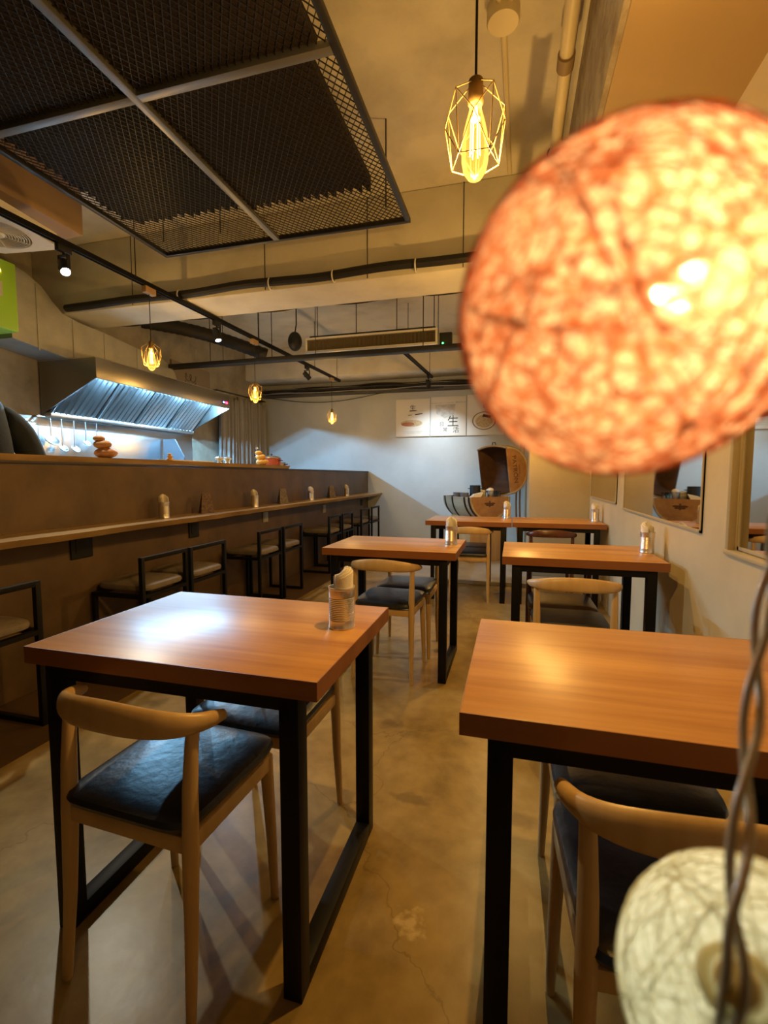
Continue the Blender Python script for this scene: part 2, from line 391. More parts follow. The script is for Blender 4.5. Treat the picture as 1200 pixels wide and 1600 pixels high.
# mirrors on the right wall
def mirror(y0, y1, z0, z1, x, label, fr=True):
    t = thing('wall_mirror', label, 'mirror', (x, (y0 + y1) / 2, z0))
    h = (y1 - y0) / 2
    part('glass', lambda b: box(b, -.006, 0, -h, h, 0, z1 - z0), M['mirror'], t)
    def f(b):
        w = .012
        for a in ((-h, -h + w, 0, z1 - z0), (h - w, h, 0, z1 - z0), (-h, h, 0, w), (-h, h, z1 - z0 - w, z1 - z0)):
            box(b, -.010, 0, *a)
    part('frame', f, M['trim_wood'], t)
mirror(4.125, 5.42, .945, 2.0, XR, 'flat wall mirror farthest along the right wall, by the corner box')
mirror(2.345, 3.86, .922, 2.0, XR, 'long flat mirror on the right wall reflecting the half barrel')
mirror(.70, 2.072, .893, 2.04, XR + .034, 'mirror set back in a deep recess at the right edge of the photo')
def jamb(b):
    box(b, XR - .006, XR + .02, 2.074, 2.10, .87, 2.09, .003); box(b, XR - .012, XR + .033, .695, 2.10, .872, .890, .004)
struct('trim_8', jamb, M['trim_wood'])

# ------------------------------------------------------------------ tables
TW, TD, TT, TH = .787, .577, .0425, .75
def make_table(label):
    t = thing('dining_table', label, 'table', group='dining tables')
    x, y = TW / 2, TD / 2
    part('tabletop', lambda b: box(b, -x + .002, x - .002, -y + .002, y - .002, TH - TT, TH, .001), M['table'], t)
    part('edge_band', lambda b: [box(b, -x, x, -y, -y + .002, TH - TT, TH - .0004), box(b, -x, x, y - .002, y, TH - TT, TH - .0004), box(b, -x, -x + .002, -y + .002, y - .002, TH - TT, TH - .0004), box(b, x - .002, x, -y + .002, y - .002, TH - TT, TH - .0004)], M['edge'], t, 'darker red-brown edge', smooth=0)
    L = .045; ix, iy = x - .05, y - .012
    for sx in (-1, 1):
        for sy in (-1, 1):
            part('leg', lambda b: box(b, min(sx * ix, sx * (ix - L)), max(sx * ix, sx * (ix - L)), min(sy * iy, sy * (iy - L)), max(sy * iy, sy * (iy - L)), 0, TH - TT, .0015), M['steel_black'], t)
        a, c = sorted((sx * ix, sx * (ix - L)))
        part('runner', lambda b: box(b, a, c, -iy + L, iy - L, 0, L, .0015), M['steel_black'], t)
    def ap(b):
        for sx in (-1, 1):
            a, c = sorted((sx * ix, sx * (ix - L))); box(b, a, c, -iy + L, iy - L, TH - TT - .04, TH - TT)
        for sy in (-1, 1):
            a, c = sorted((sy * iy, sy * (iy - L))); box(b, -ix + L, ix - L, a, c, TH - TT - .035, TH - TT)
    part('apron', ap, M['steel_black'], t)
    return t
TP = {'T1': (-1.167, .869), 'T2': (-.0855, .824), 'T3': (-1.083, 2.569), 'T4': (-.049, 2.532), 'T5': (-.795, 4.384), 'T6': (-.003, 4.411)}
TL = {'T1': 'orange oak table with black steel legs, large at the left front, blue glare on top',
      'T2': 'orange oak table at the right front, right edge hidden behind the hanging wire',
      'T3': 'orange oak table in the middle left, behind the left front table',
      'T4': 'orange oak table in the middle right, pushed against the cream wall below the mirror',
      'T5': 'far orange oak table in front of the half barrel, top bright with wall reflection',
      'T6': 'far orange oak table in the back right corner, joined to the table by the barrel'}
t0 = None
for k, (x, y) in TP.items():
    loc = (x + TW / 2, y + TD / 2, 0)
    if t0 is None:
        t0 = make_table(TL[k]); t0.location = loc
    else:
        dup(t0, loc, 0, TL[k], 'dining tables')

# ------------------------------------------------------------------ elbow chairs
def superbox(b, cx, cy, cz, hx, hy, hz, ex=5, ez=2.6, n=36, m=12, taper=0.0):
    rings = []
    for j in range(m + 1):
        ph = -PI / 2 + PI * j / m
        cz_, sz_ = abs(math.cos(ph)) ** (2 / ez), math.copysign(abs(math.sin(ph)) ** (2 / ez), math.sin(ph))
        ring = []
        for i in range(n):
            th = 2 * PI * i / n
            c, s = math.cos(th), math.sin(th)
            px = math.copysign(abs(c) ** (2 / ex), c) * cz_; py = math.copysign(abs(s) ** (2 / ex), s) * cz_
            ring.append(b.verts.new((cx + hx * px * (1 + taper * py), cy + hy * py, cz + hz * sz_)))
        rings.append(ring)
    for a, c in zip(rings, rings[1:]):
        for k in range(n): b.faces.new((a[k], a[(k + 1) % n], c[(k + 1) % n], c[k]))
    bmesh.ops.remove_doubles(b, verts=b.verts[:], dist=1e-6)

def make_chair(label):
    t = thing('horn_back_chair', label, 'chair', group='horn back chairs')
    W = M['oak']
    part('seat', lambda b: superbox(b, 0, .005, .443, .180, .185, .028, 8, 3.0, 48, 12, .02), M['leather'], t)
    for s in (-1, 1):
        part('leg', lambda b: tube(b, [(s * .176, -.175, 0), (s * .172, -.160, .2), (s * .170, -.152, .40), (s * .170, -.148, .52), (s * .171, -.142, .60), (s * .172, -.137, .655)],
                                   [.0105, .0145, .018, .0165, .0145, .013], 14), W, t)
        part('leg', lambda b: tube(b, [(s * .172, .165, 0), (s * .168, .158, .2), (s * .163, .150, .38), (s * .163, .150, .418)], [.0105, .0145, .0175, .017], 14), W, t)
    def fr(b):
        box(b, -.16, .16, .140, .160, .382, .420, .003); box(b, -.16, .16, -.162, -.142, .382, .420, .003)
        for s in (-1, 1):
            box(b, min(s * .157, s * .177), max(s * .157, s * .177), -.145, .145, .382, .420, .003)
    part('seat_frame', fr, W, t)
    def rail(b):
        P, A, Bn = [], [], []
        N = 28
        for i in range(N + 1):
            u = -1 + 2 * i / N
            a = abs(u)
            x = .203 * math.sin(u * 1.25) / math.sin(1.25)
            y = -.197 + .085 * a ** 2.4 + .035 * a ** 7
            z = .674 - .020 * a ** 1.8
            e = max(0, 1 - a ** 2.0)
            hgt = .0145 + .0195 * e
            thk = .0150 - .003 * e
            if a > .96: hgt *= .8; thk *= .8
            P.append((x, y, z)); A.append(hgt); Bn.append(thk)
        tube(b, P, 1, 16, flat=(A, Bn), up0=(0, .18, 1))
    part('back_rail', rail, W, t)
    return t
CH = [  # x, y, rot, dark, label
 (-.800, .955, -.05, 0, 'pale oak horn-back chair with black seat, near side of the left front table'),
 (-.760, 1.347, PI - .03, 0, 'oak chair tucked in on the far side of the left front table, facing the camera'),
 (.285, .900, .06, 0, 'oak horn-back chair at the right front table, behind the hanging white ball'),
 (.285, 1.29, PI + .02, 0, 'oak chair under the far side of the right front table, seat corner showing'),
 (-.700, 2.70, -.04, 0, 'oak horn-back chair with black seat, near side of the middle left table'),
 (-.675, 3.09, PI, 0, 'oak chair with black seat on the far side of the middle left table'),
 (.285, 2.475, .03, 0, 'pale oak horn-back chair on the near side of the middle right table'),
 (.275, 2.865, PI, 1, 'dark brown wooden chair on the far side of the middle right table'),
 (-.385, 4.545, .02, 0, 'pale oak horn-back chair at the far table before the barrel'),
 (-.40, 4.935, PI, 1, 'dark brown chair behind the far table, between it and the barrel'),
 (.330, 4.47, 0, 1, 'dark red-brown horn-back chair at the far right corner table')]
c0 = None
sw = {M['oak']: M['brown_wood'], M['leather']: M['leather_brown']}
for x, y, r, dk, lab in CH:
    if c0 is None:
        c0 = make_chair(lab); c0.location = (x, y, 0); c0.rotation_euler = (0, 0, r)
    else:
        dup(c0, (x, y, 0), r, lab, 'horn back chairs', sw if dk else None)

# ------------------------------------------------------------------ napkin tins
def make_tin(label, r=.036, h=.115):
    t = thing('napkin_tin', label, 'tin can', group='napkin tins')
    def body(b):
        prof = [(r * .97, 0), (r * 1.03, .001), (r * 1.03, .005), (r, .007), (r, .022)]
        n = 13
        for i in range(n):
            z = .024 + i * (h - .05) / n
            prof += [(r, z), (r * .972, z + (h - .05) / n / 2)]
        prof += [(r, h - .025), (r, h - .006), (r * 1.04, h - .004), (r * 1.04, h), (r * .96, h), (r * .95, h - .004), (r * .95, .006), (.001, .006)]
        lathe(b, prof, 36)
    part('can', body, M['tin'], t)
    return t
def make_napkins(r=.0335):
    bm = B()
    rnd = random.Random(3)
    for k in range(7):
        rr = r - k * .0038
        a0, a1 = -2.2 + rnd.uniform(-.2, .2), 2.0 + rnd.uniform(-.2, .2)
        n = 22; prev = None
        for i in range(n + 1):
            a = a0 + (a1 - a0) * i / n
            f = i / n
            z1 = .139 + .020 * math.sin(PI * min(1, f * 1.15)) ** .7 + .006 * k * (1 - k / 9) + rnd.uniform(-.0012, .0012) - .012 * abs(f - .5)
            w = 1 + .05 * math.sin(a * 3 + k)
            vs = [bm.verts.new((rr * w * math.cos(a), rr * w * math.sin(a), z)) for z in (.008, z1)]
            vs += [bm.verts.new(((rr * w - .0022) * math.cos(a), (rr * w - .0022) * math.sin(a), z)) for z in (z1, .008)]
            if prev:
                for q in range(4): bm.faces.new((prev[q], prev[(q + 1) % 4], vs[(q + 1) % 4], vs[q]))
            else: bm.faces.new(vs)
            prev = vs
        bm.faces.new(prev[::-1])
    return obj('paper_napkins', bm, M['paper'])
TINS = [((-.457, 1.222, TH), 'on the left front table', .6), ((-.362, 2.895, TH), 'on the middle left table', 2.2), ((.716, 2.865, TH), 'on the middle right table beside the cream wall', 2.4),
        ((-.055, 4.845, TH), 'on the far table before the barrel', 2.5), ((.735, 4.72, TH), 'on the far right corner table', 2.4),
        ((-2.41, 2.84, .87), 'first along the bar ledge, nearest the camera', 3.0), ((-2.41, 4.07, .87), 'second along the bar ledge, between two menu stands', 3.1),
        ((-2.41, 5.39, .87), 'third along the bar ledge', 2.9), ((-2.41, 6.68, .87), 'last on the bar ledge, nearest the white back wall', 3.0)]
ti = None
for loc, w, r in TINS:
    lab = 'ribbed silver tin holding napkins, ' + w
    lab2 = 'folded white napkins in the tin ' + w
    if ti is None:
        ti = make_tin(lab); ti.location = loc
        na = make_napkins(); tag(na, lab2, 'napkins', 'paper napkins in tins'); na.location = loc; na.rotation_euler = (0, 0, r)
    else:
        dup(ti, loc, 0, lab, 'napkin tins')
        n2 = na.copy(); C.objects.link(n2); n2.location = loc; n2.rotation_euler = (0, 0, r); n2['label'] = lab2

# ------------------------------------------------------------------ bar
XB = -2.50
bar = thing('bar_counter', 'long brown plastered bar wall between kitchen and dining room', 'bar', (XB, 4, 0))
part('wall_face', lambda b: box(b, -.14, 0, -5.15, 4.065, 0, 1.235, .004), M['bar'], bar)
part('dark_cap', lambda b: box(b, -.15, .006, -5.15, 4.065, 1.235, 1.252, .002), M['dark_cap'], bar, 'dark strip along the top of the bar wall')
def live_slab(b, x0, x1, y0, y1, z0, z1, amp, seed, n=110, both=False):
    top, bot = [], []
    for i in range(n + 1):
        y = y0 + (y1 - y0) * i / n
        w = amp * (noise.noise((y * 1.1 + seed, .3, 0)) + .5 * noise.noise((y * 3.7 + seed, 1.3, 0)) + .25 * noise.noise((y * 11 + seed, 4, 0)))
        w2 = amp * .5 * noise.noise((y * 6 + seed + 9, 2.3, 0))
        xa = x0 - (w2 if both else 0)
        top.append((b.verts.new((xa, y, z1)), b.verts.new((x1 + w, y, z1))))
        bot.append((b.verts.new((xa, y, z0)), b.verts.new((x1 + w - .03 + w2, y, z0))))
    for i in range(n):
        a, c, d, e = top[i], top[i + 1], bot[i], bot[i + 1]
        b.faces.new((a[0], a[1], c[1], c[0])); b.faces.new((d[0], e[0], e[1], d[1]))
        b.faces.new((a[1], d[1], e[1], c[1])); b.faces.new((a[0], c[0], e[0], d[0]))
    b.faces.new((top[0][0], bot[0][0], bot[0][1], top[0][1])); b.faces.new((top[n][0], top[n][1], bot[n][1], bot[n][0]))
sl = part('counter_slab', lambda b: live_slab(b, -2.95, -2.47, -.6, 4.95, 1.252, 1.285, .03, 2.0), M['slab'])
tag(sl, 'live-edge wooden slab lying along the top of the bar wall', 'counter top')
lg = part('bar_ledge', lambda b: live_slab(b, XB, -2.235, -.6, 8.06, .833, .87, .035, 5.0, 160), M['slab'])
tag(lg, 'long live-edge wooden shelf fixed to the front of the bar at elbow height', 'shelf')
def outlet(y, z, m, label, s=.055):
    t = thing('power_socket', label, 'socket', (XB, y, z), group='sockets under the bar ledge')
    part('plate', lambda b: box(b, 0, .012, -s, s, -s * 1.05, s * 1.05, .004), m, t)
    part('face', lambda b: (box(b, .012, .016, -s * .6, s * .6, -s * .65, s * .65, .002)), m, t)
outlet(2.235, .757, M['black'], 'square black wall socket under the bar ledge, nearest the camera', .075)
outlet(3.27, .735, M['black'], 'black wall socket under the bar ledge above the first pair of stools', .06)
outlet(4.42, .741, M['socket'], 'grey wall socket under the bar ledge above the second pair of stools', .05)
outlet(6.01, .72, M['socket'], 'grey wall socket under the bar ledge above the third pair of stools', .05)
outlet(7.68, .716, M['black'], 'dark wall socket under the far end of the bar ledge', .05)

# stools
def make_stool(label):
    t = thing('bar_stool', label, 'stool', group='low bar stools along the ledge')
    w, d, q = .205, .38, .0125     # back at x=0, front at x=-d
    part('seat', lambda b: superbox(b, -d / 2 - .002, 0, .497, d / 2 + .004, w - .026, .034, 6, 3.2), M['fabric'], t)
    def fr(b):
        for s in (-1, 1):
            a, c = sorted((s * w, s * (w - 2 * q)))
            box(b, -d, -2 * q, a, c, .44, .463); 
        box(b, -2 * q, 0, -w + 2 * q, w - 2 * q, .44, .463); box(b, -d, -d + 2 * q, -w + 2 * q, w - 2 * q, .44, .463)
    part('seat_frame', fr, M['steel_black'], t)
    for s in (-1, 1):
        a, c = sorted((s * w, s * (w - 2 * q)))
        part('back_post', lambda b: box(b, -2 * q, 0, a, c, 0, .69, .001), M['steel_black'], t)
        part('leg', lambda b: box(b, -d, -d + 2 * q, a, c, 0, .44, .001), M['steel_black'], t)
        part('runner', lambda b: box(b, -d + 2 * q, -2 * q, a, c, 0, 2 * q, .001), M['steel_black'], t)
    part('back_bar', lambda b: box(b, -2 * q, 0, -w + 2 * q, w - 2 * q, .665, .69, .001), M['steel_black'], t)
    return t
ORD = ['nearest, cut off by the photo edge', 'left of the pair behind the left front table', 'right of the pair behind the left front table',
       'left of the second pair along the ledge', 'right of the second pair along the ledge', 'left of the third pair along the ledge', 'right of the third pair along the ledge',
       'last but one before the white wall', 'last one, nearest the white back wall']
ST = [(1.455, -2.115), (2.475, -2.11), (2.90, -2.10), (3.815, -2.11), (4.245, -2.10), (5.425, -2.11), (5.85, -2.10), (6.66, -2.11), (7.15, -2.10)]
s0 = None
for (y, x), w in zip(ST, ORD):
    lab = 'low black steel stool with taupe cushion, ' + w
    if s0 is None:
        s0 = make_stool(lab); s0.location = (x + .014, y, 0)
    else:
        dup(s0, (x + .014, y, 0), 0, lab, 'low bar stools along the ledge')

# menu stands on the ledge
def menu(y, m, w, rz):
    t = thing('menu_stand', 'folded tent menu card, ' + w, 'menu', (-2.40, y, .87), rz, 'menu stands on the ledge')
    h, a, e = .165, .045, .052
    for s in (-1, 1):
        def f(b):
            prism(b, [(-e, s * a, 0), (e, s * a, 0), (e * .62, s * .004, h), (-e * .62, s * .004, h)], (0, -s * .003, 0))
        part('panel', f, m, t)
    part('base', lambda b: box(b, -e, e, -a + .004, a - .004, 0, .003), m, t)
menu(3.31, M['menu'], 'brown, first on the ledge', .9)
menu(4.63, M['menu_grey'], 'mauve grey, second on the ledge', .9)
menu(6.04, M['menu_grey'], 'mauve grey, farthest on the ledge near the white wall', .95)

# things on the counter slab
def lump_ornament(name, loc, lumps, m, label, cat='ornament'):
    t = thing(name, label, cat, loc, group='stacked squash ornaments on the counter')
    for (x, z, r, sz, rz) in lumps:
        def f(b):
            ball(b, (0, 0, 0), r, 14, (1, .92, sz))
            for v in b.verts:
                a = math.atan2(v.co.y, v.co.x)
                v.co *= 1 + .035 * math.cos(a * 7 + rz * 3) + .05 * noise.noise(v.co * (1.6 / r) * .6 + Vector((z * 40, rz, 0)))
            bmesh.ops.translate(b, verts=b.verts[:], vec=(x * .71, x * .71, z))
        part('lump', f, m, t, smooth=60)
Zs = 1.285
lump_ornament('squash_ornament', (-2.56, 2.50, Zs), [(.004, .034, .070, .5, .3), (-.012, .088, .054, .55, 1.2), (-.030, .126, .036, .55, 2.2)], M['tan_fruit'], 'largest stack of three tan knobbly squashes on the counter, nearest the hanging ladles')
lump_ornament('squash_ornament', (-2.56, 3.10, Zs), [(0, .012, .026, .55, .3), (.002, .034, .021, .6, 1.2), (.0, .052, .014, .6, 2.2)], M['orange_fruit'], 'tiny stack of orange squashes on the counter below the hood middle')
lump_ornament('squash_ornament', (-2.56, 4.47, Zs), [(.012, .032, .064, .52, .8), (-.004, .083, .052, .56, 1.7), (-.026, .124, .038, .58, 2.9)], M['orange_fruit'], 'bright orange stack of three squashes on the counter beside the red pot')
def pot(loc, r, h, m, label, lid=True, name='cooking_pot', cat='pot'):
    t = thing(name, label, cat, loc)
    part('body', lambda b: lathe(b, [(r * .9, 0), (r, .006), (r, h), (r * 1.04, h + .003), (r * .96, h + .003), (r * .95, h - .003), (r * .92, .008), (.001, .008)], 32), m, t)
    if lid:
        part('lid', lambda b: lathe(b, [(r * 1.03, h + .004), (r * 1.02, h + .009), (r * .7, h + .025), (r * .3, h + .034), (.002, h + .036)], 32), M['inox'], t)
        part('knob', lambda b: lathe(b, [(.006, h + .034), (.006, h + .042), (.013, h + .044), (.013, h + .052), (.004, h + .055)], 16), M['black'], t)
    for s in (-1, 1):
        part('handle', lambda b: tube(b, [(s * r * .98, -.022, h * .75), (s * (r + .022), -.018, h * .75), (s * (r + .022), .018, h * .75), (s * r * .98, .022, h * .75)], .005, 8), M['black'], t)
    return t
pot((-2.62, 4.80, Zs), .105, .075, M['red_pot'], 'red enamel pot with steel lid at the end of the counter slab')
pot((-2.64, 5.02, 1.252), .075, .07, M['inox_dark'], 'small dull steel pot behind the red pot', lid=False)
for i, (y, w) in enumerate(((3.74, 'left'), (3.86, 'right'))):
    t = thing('steel_cup', 'small shiny steel cup with rim on the counter, %s one of two' % w, 'cup', (-2.56, y, Zs), group='steel cups on the counter')
    part('bowl', lambda b: lathe(b, [(.022, 0), (.024, .004), (.012, .012), (.02, .022), (.040, .042), (.040, .046), (.036, .046), (.018, .026), (.001, .024)], 24), M['tin'], t)
    part('lid_disc', lambda b: lathe(b, [(.041, .046), (.041, .049), (.02, .055), (.006, .057), (.006, .064), (.001, .066)], 24), M['inox'], t)
t = thing('glass_bottle', 'clear glass bottle with narrow neck behind the orange squash stack', 'bottle', (-2.74, 4.70, Zs))
part('body', lambda b: lathe(b, [(.034, 0), (.036, .004), (.036, .10), (.03, .125), (.014, .15), (.012, .18), (.0105, .18), (.0105, .152), (.028, .124), (.033, .1), (.033, .006), (.001, .006)], 24), M['clear_glass'], t)
part('cap', lambda b: lathe(b, [(.014, .18), (.014, .195), (.001, .196)], 16), M['tin'], t)
t = thing('serving_tray', 'long pale tray lying on the counter left of the cups', 'tray', (-2.72, 3.45, Zs), group='pale trays')
part('base', lambda b: box(b, -.10, .10, -.30, .30, 0, .006, .002), M['white_plastic'], t)
part('rim', lambda b: [box(b, *a, .001) for a in ((-.10, .10, -.30, -.292, .006, .016), (-.10, .10, .292, .30, .006, .016), (-.10, -.092, -.292, .292, .006, .016), (.092, .10, -.292, .292, .006, .016))], M['white_plastic'], t)

# ------------------------------------------------------------------ kitchen
HY0, HY1 = 3.70, 5.90
hood = thing('range_hood', 'stainless steel extractor hood with sloping baffle filters glowing cold blue', 'extractor hood', (0, 0, 0))
part('front_panel', lambda b: box(b, -3.862, -3.85, HY0, HY1, 2.10, 2.295, .002), M['hood_steel'], hood)
for y in (HY0, HY1 - .012):
    part('side_panel', lambda b: prism(b, [(-3.862, y, 2.295), (-3.862, y, 2.10), (-4.55, y, 1.78), (-4.55, y, 2.295)], (0, .012, 0)), M['hood_steel'], hood, smooth=0)
part('top', lambda b: box(b, -4.56, -3.862, HY0, HY1, 2.295, 2.305), M['inox'], hood)
part('lamp_panel', lambda b: box(b, -4.13, -3.862, HY0 + .012, HY1 - .012, 2.165, 2.175), M['inox'], hood)
part('grease_tray', lambda b: box(b, -4.56, -4.44, HY0 + .012, HY1 - .012, 1.765, 1.80, .003), M['inox'], hood)
nF = 4
fy0, fy1 = HY0 + .02, HY1 - .02
for k in range(nF):
    def f(b, k=k):
        y0 = fy0 + (fy1 - fy0) * k / nF; y1 = fy0 + (fy1 - fy0) * (k + 1) / nF
        A = Vector((-4.12, 0, 2.16)); D = Vector((-4.46, 0, 1.80))
        n = 8
        sl = (D - A); nr = Vector((sl.z, 0, -sl.x)).normalized()
        if nr.x < 0: nr = -nr
        for i in range(n):
            ya = y0 + .008 + (y1 - y0 - .016) * i / n; yb = ya + (y1 - y0 - .016) / n * .62
            p = [A + Vector((0, ya, 0)), A + Vector((0, (ya + yb) / 2, 0)) + nr * .022, A + Vector((0, yb, 0)), A + Vector((0, (ya + yb) / 2, 0)) - nr * .004]
            prism(b, p, sl)
        for (a, c) in ((y0, y0 + .006), (y1 - .006, y1)):
            prism(b, [A + Vector((0, a, 0)), A + Vector((0, c, 0)), A + Vector((0, c, 0)) + nr * .02, A + Vector((0, a, 0)) + nr * .02], sl)
        prism(b, [A + Vector((0, y0, 0)) - nr * .02, A + Vector((0, y1, 0)) - nr * .02, A + Vector((0, y1, 0)) - nr * .014, A + Vector((0, y0, 0)) - nr * .014], sl)
    part('baffle_filter', f, M['inox'], hood, smooth=20)
for y in (4.0, 4.55, 5.1, 5.6):
    lm = part('lamp', lambda b: lathe(b, [(.055, 2.150), (.055, 2.165)], 24, (-4.0, y, 0)), M['inox'], hood)
    part('lamp_lens', lambda b: lathe(b, [(.045, 2.147), (.045, 2.150)], 24, (-4.0, y, 0)), M['led_hood'], lm)
    light('hood_light', 'POINT', 52, (.30, .66, 1), (-4.0, y, 2.135), hood, .012)
dp = part('display', lambda b: box(b, -3.849, -3.846, 5.72, 5.86, 2.15, 2.20, .001), M['black'], hood)
part('red_digits', lambda b: [box(b, -3.846, -3.844, y, y + .022, 2.160, 2.19) for y in (5.79, 5.82)], M['led_red'], dp)
part('blue_digits', lambda b: [box(b, -3.846, -3.844, y, y + .012, 2.165, 2.185) for y in (5.735, 5.755)], M['led_blue'], dp)
du = thing('exhaust_duct', 'pale sheet metal exhaust duct with curved top edge above the hood', 'duct', (0, 0, 0))
prof = [(3.19, 2.36), (3.19, 2.99), (3.33, 2.965), (3.48, 2.90), (3.58, 2.80), (3.68, 2.72), (3.85, 2.69), (4.14, 2.675), (4.77, 2.615), (5.02, 2.60), (5.14, 2.56), (5.23, 2.48), (5.28, 2.37), (5.29, 2.306), (3.72, 2.306)]
part('casing', lambda b: prism(b, [(-4.2, y, z) for y, z in prof], (-.36, 0, 0)), M['galv'], du, smooth=0)
part('seam', lambda b: [box(b, -4.2, -4.193, y, y + .014, 2.31, z) for y, z in ((3.42, 2.90), (3.78, 2.69), (4.15, 2.66), (4.60, 2.62), (4.72, 2.60))], M['galv'], du)
gr = thing('smoke_filter_cabinet', 'lime green electrical filter cabinet hung high at the left edge', 'cabinet', (-4.0, 2.76, 2.36))
part('casing', lambda b: box(b, -.48, 0, -.36, .34, 0, .55, .012), M['green'], gr)
part('rating_plate', lambda b: box(b, 0, .003, -.05, .22, .25, .37, .001), M['label_grey'], gr)
part('indicator_lamp', lambda b: lathe(b, [(.012, 0), (.012, .008), (.004, .012)], 14, M=Matrix.Translation((0, .20, .45)) @ Matrix.Rotation(PI / 2, 4, 'Y')), M['led_amber'], gr)
for y in (-.30, .28):
    part('hanger_rod', lambda b: tube(b, [(-.24, y, .55), (-.24, y, ZC - 2.36)], .008, 8), M['frame_dark'], gr)
# splashback, range, pots, ladles
sp = part('splashback', lambda b: box(b, XL + .001, XL + .012, 3.0, 6.0, .915, 1.76, .002), M['inox']); tag(sp, 'stainless steel splashback sheet on the kitchen wall below the hood', 'wall panel')
rg = thing('kitchen_range', 'stainless cooking range against the kitchen wall under the hood', 'stove', (-4.22, 4.6, 0))
part('body', lambda b: box(b, -.33, .32, -1.2, 1.2, .1, .88, .008), M['inox_dark'], rg)
part('worktop', lambda b: box(b, -.335, .34, -1.22, 1.22, .88, .91, .004), M['inox'], rg)
part('plinth', lambda b: box(b, -.28, .26, -1.15, 1.15, 0, .1), M['black'], rg)
for y, w in ((4.72, 'left'), (5.04, 'right')):
    pot((-4.18, y, .91), .13, .40, M['inox'], 'tall steel stock pot on the range below the hood, %s one' % w, lid=False, name='stock_pot')
dg = part('side_shield', lambda b: prism(b, [(-4.54, 5.38, .915), (-4.22, 5.38, .915), (-4.22, 5.38, 1.42), (-4.36, 5.38, 1.66), (-4.54, 5.38, 1.66)], (0, .02, 0)), mat('dark_grey_sheet', (.09, .10, .12), .5, .4), smooth=0)
tag(dg, 'dark grey sheet metal shield at the right end of the range', 'shield')
ur = part('utensil_rail', lambda b: [tube(b, [(-4.49, 3.6, 1.752), (-4.49, 4.5, 1.752)], .006, 8), box(b, -4.56, -4.488, 3.62, 3.632, 1.746, 1.768), box(b, -4.56, -4.488, 4.46, 4.472, 1.746, 1.768)], M['inox'])
tag(ur, 'thin steel rail for utensils below the left part of the hood', 'rail')
def ladle(y, L, r, label, drop=.6):
    t = thing('ladle', label, 'ladle', (-4.47, y, 1.748), group='hanging ladles')
    part('handle', lambda b: tube(b, [(-.02, 0, 0), (-.012, 0, .010), (.0, 0, .008), (.004, 0, -.01), (.006, 0, -L * .6), (.004, 0, -L + r * .4)], [.003, .003, .003, .004, .006, .005], 8), M['inox'], t)
    def f(b):
        lathe(b, [(r * math.sin(a) if a else .001, -r * drop * math.cos(a)) for a in [i * PI / 2 / 8 for i in range(9)]] + [(r * .93, .0), (r * .88 * .7, -r * drop * .55), (.001, -r * drop * .85)], 24, M=Matrix.Translation((.02, 0, -L)) @ Matrix.Rotation(math.radians(50), 4, 'Y'), cap=False)
    part('bowl', f, M['tin'], t)
ladle(3.72, .21, .075, 'largest ladle with a wide round bowl, leftmost under the hood', .5)
ladle(3.84, .29, .045, 'second ladle from the left hanging under the hood')
ladle(3.98, .29, .045, 'third hanging ladle, in the middle of the row')
ladle(4.12, .22, .04, 'fourth hanging ladle, left of the last one')
ladle(4.26, .24, .05, 'rightmost hanging ladle, above the tan squash stack')

# curtain in the corner, black panel painting the unlit doorway gap behind, panel with drawing
struct('dark_doorway', lambda b: box(b, XL, XL + .02, 6.68, 7.98, 0, 2.35), M['black'])
def cloth(y0, y1, z1, fold, seed, flare=0):
    b = B(); n = 90; m = 14; g = []
    for j in range(m + 1):
        f = j / m; z = .02 + (z1 - .02) * f; row = []
        for i in range(n + 1):
            u = i / n
            y = y0 + (y1 - y0) * u + flare * (1 - f) * (u - 1 if flare > 0 else u)
            a = 2 * PI * fold * u + seed
            x = XL + .10 + .035 * math.sin(a + .6 * math.sin(f * 2)) + .012 * math.sin(2.3 * a + f)
            row.append(b.verts.new((x, y, z + .03 * math.sin(a * .5) * f)))
        g.append(row)
    for j in range(m):
        for i in range(n): b.faces.new((g[j][i], g[j][i + 1], g[j + 1][i + 1], g[j + 1][i]))
    return b
def solidify(o, t):
    md = o.modifiers.new('thickness', 'SOLIDIFY'); md.thickness = t; return o
o = solidify(obj('curtain', cloth(6.56, 7.08, 2.42, 5, .4, .12), M['curtain'], smooth=80), .004); tag(o, 'grey cloth curtain, left panel beside the hood, swept aside', 'curtain', 'kitchen doorway curtains')
o = solidify(obj('curtain', cloth(7.08, 7.95, 2.455, 8, 1.9), M['curtain'], smooth=80), .004); tag(o, 'grey cloth curtain, wider right panel in the corner by the white wall', 'curtain', 'kitchen doorway curtains')
cr_ = part('curtain_rod', lambda b: [tube(b, [(XL + .10, 6.5, 2.50), (XL + .10, 8.0, 2.535)], .010, 10), box(b, XL, XL + .1, 6.52, 6.54, 2.49, 2.51), box(b, XL, XL + .1, 7.96, 7.98, 2.525, 2.545)], M['frame_dark']); tag(cr_, 'dark rod carrying the grey curtains', 'curtain rod')
pn = thing('drawing_board', 'brown board with a line drawing high on the kitchen wall right of the duct', 'board', (XL, 6.02, 2.34))
part('board', lambda b: box(b, 0, .03, -.42, .42, 0, .42, .004), mat('grey_brown_board', (.22, .18, .13), .7), pn)
def dood(b):
    pts = [(.032, -.16 + .04 * math.cos(a) + .10 * (a / 6.28), .24 + .05 * math.sin(a * 1.0)) for a in [i * .35 for i in range(40)]]
    tube(b, pts, .004, 6)
    tube(b, [(.032, -.15, .2), (.032, -.13, .1), (.032, .05, .1), (.032, .08, .2)], .004, 6)
    tube(b, [(.032, -.15, .14), (.032, .07, .14)], .003, 6)
part('line_drawing', dood, M['ink'], pn)

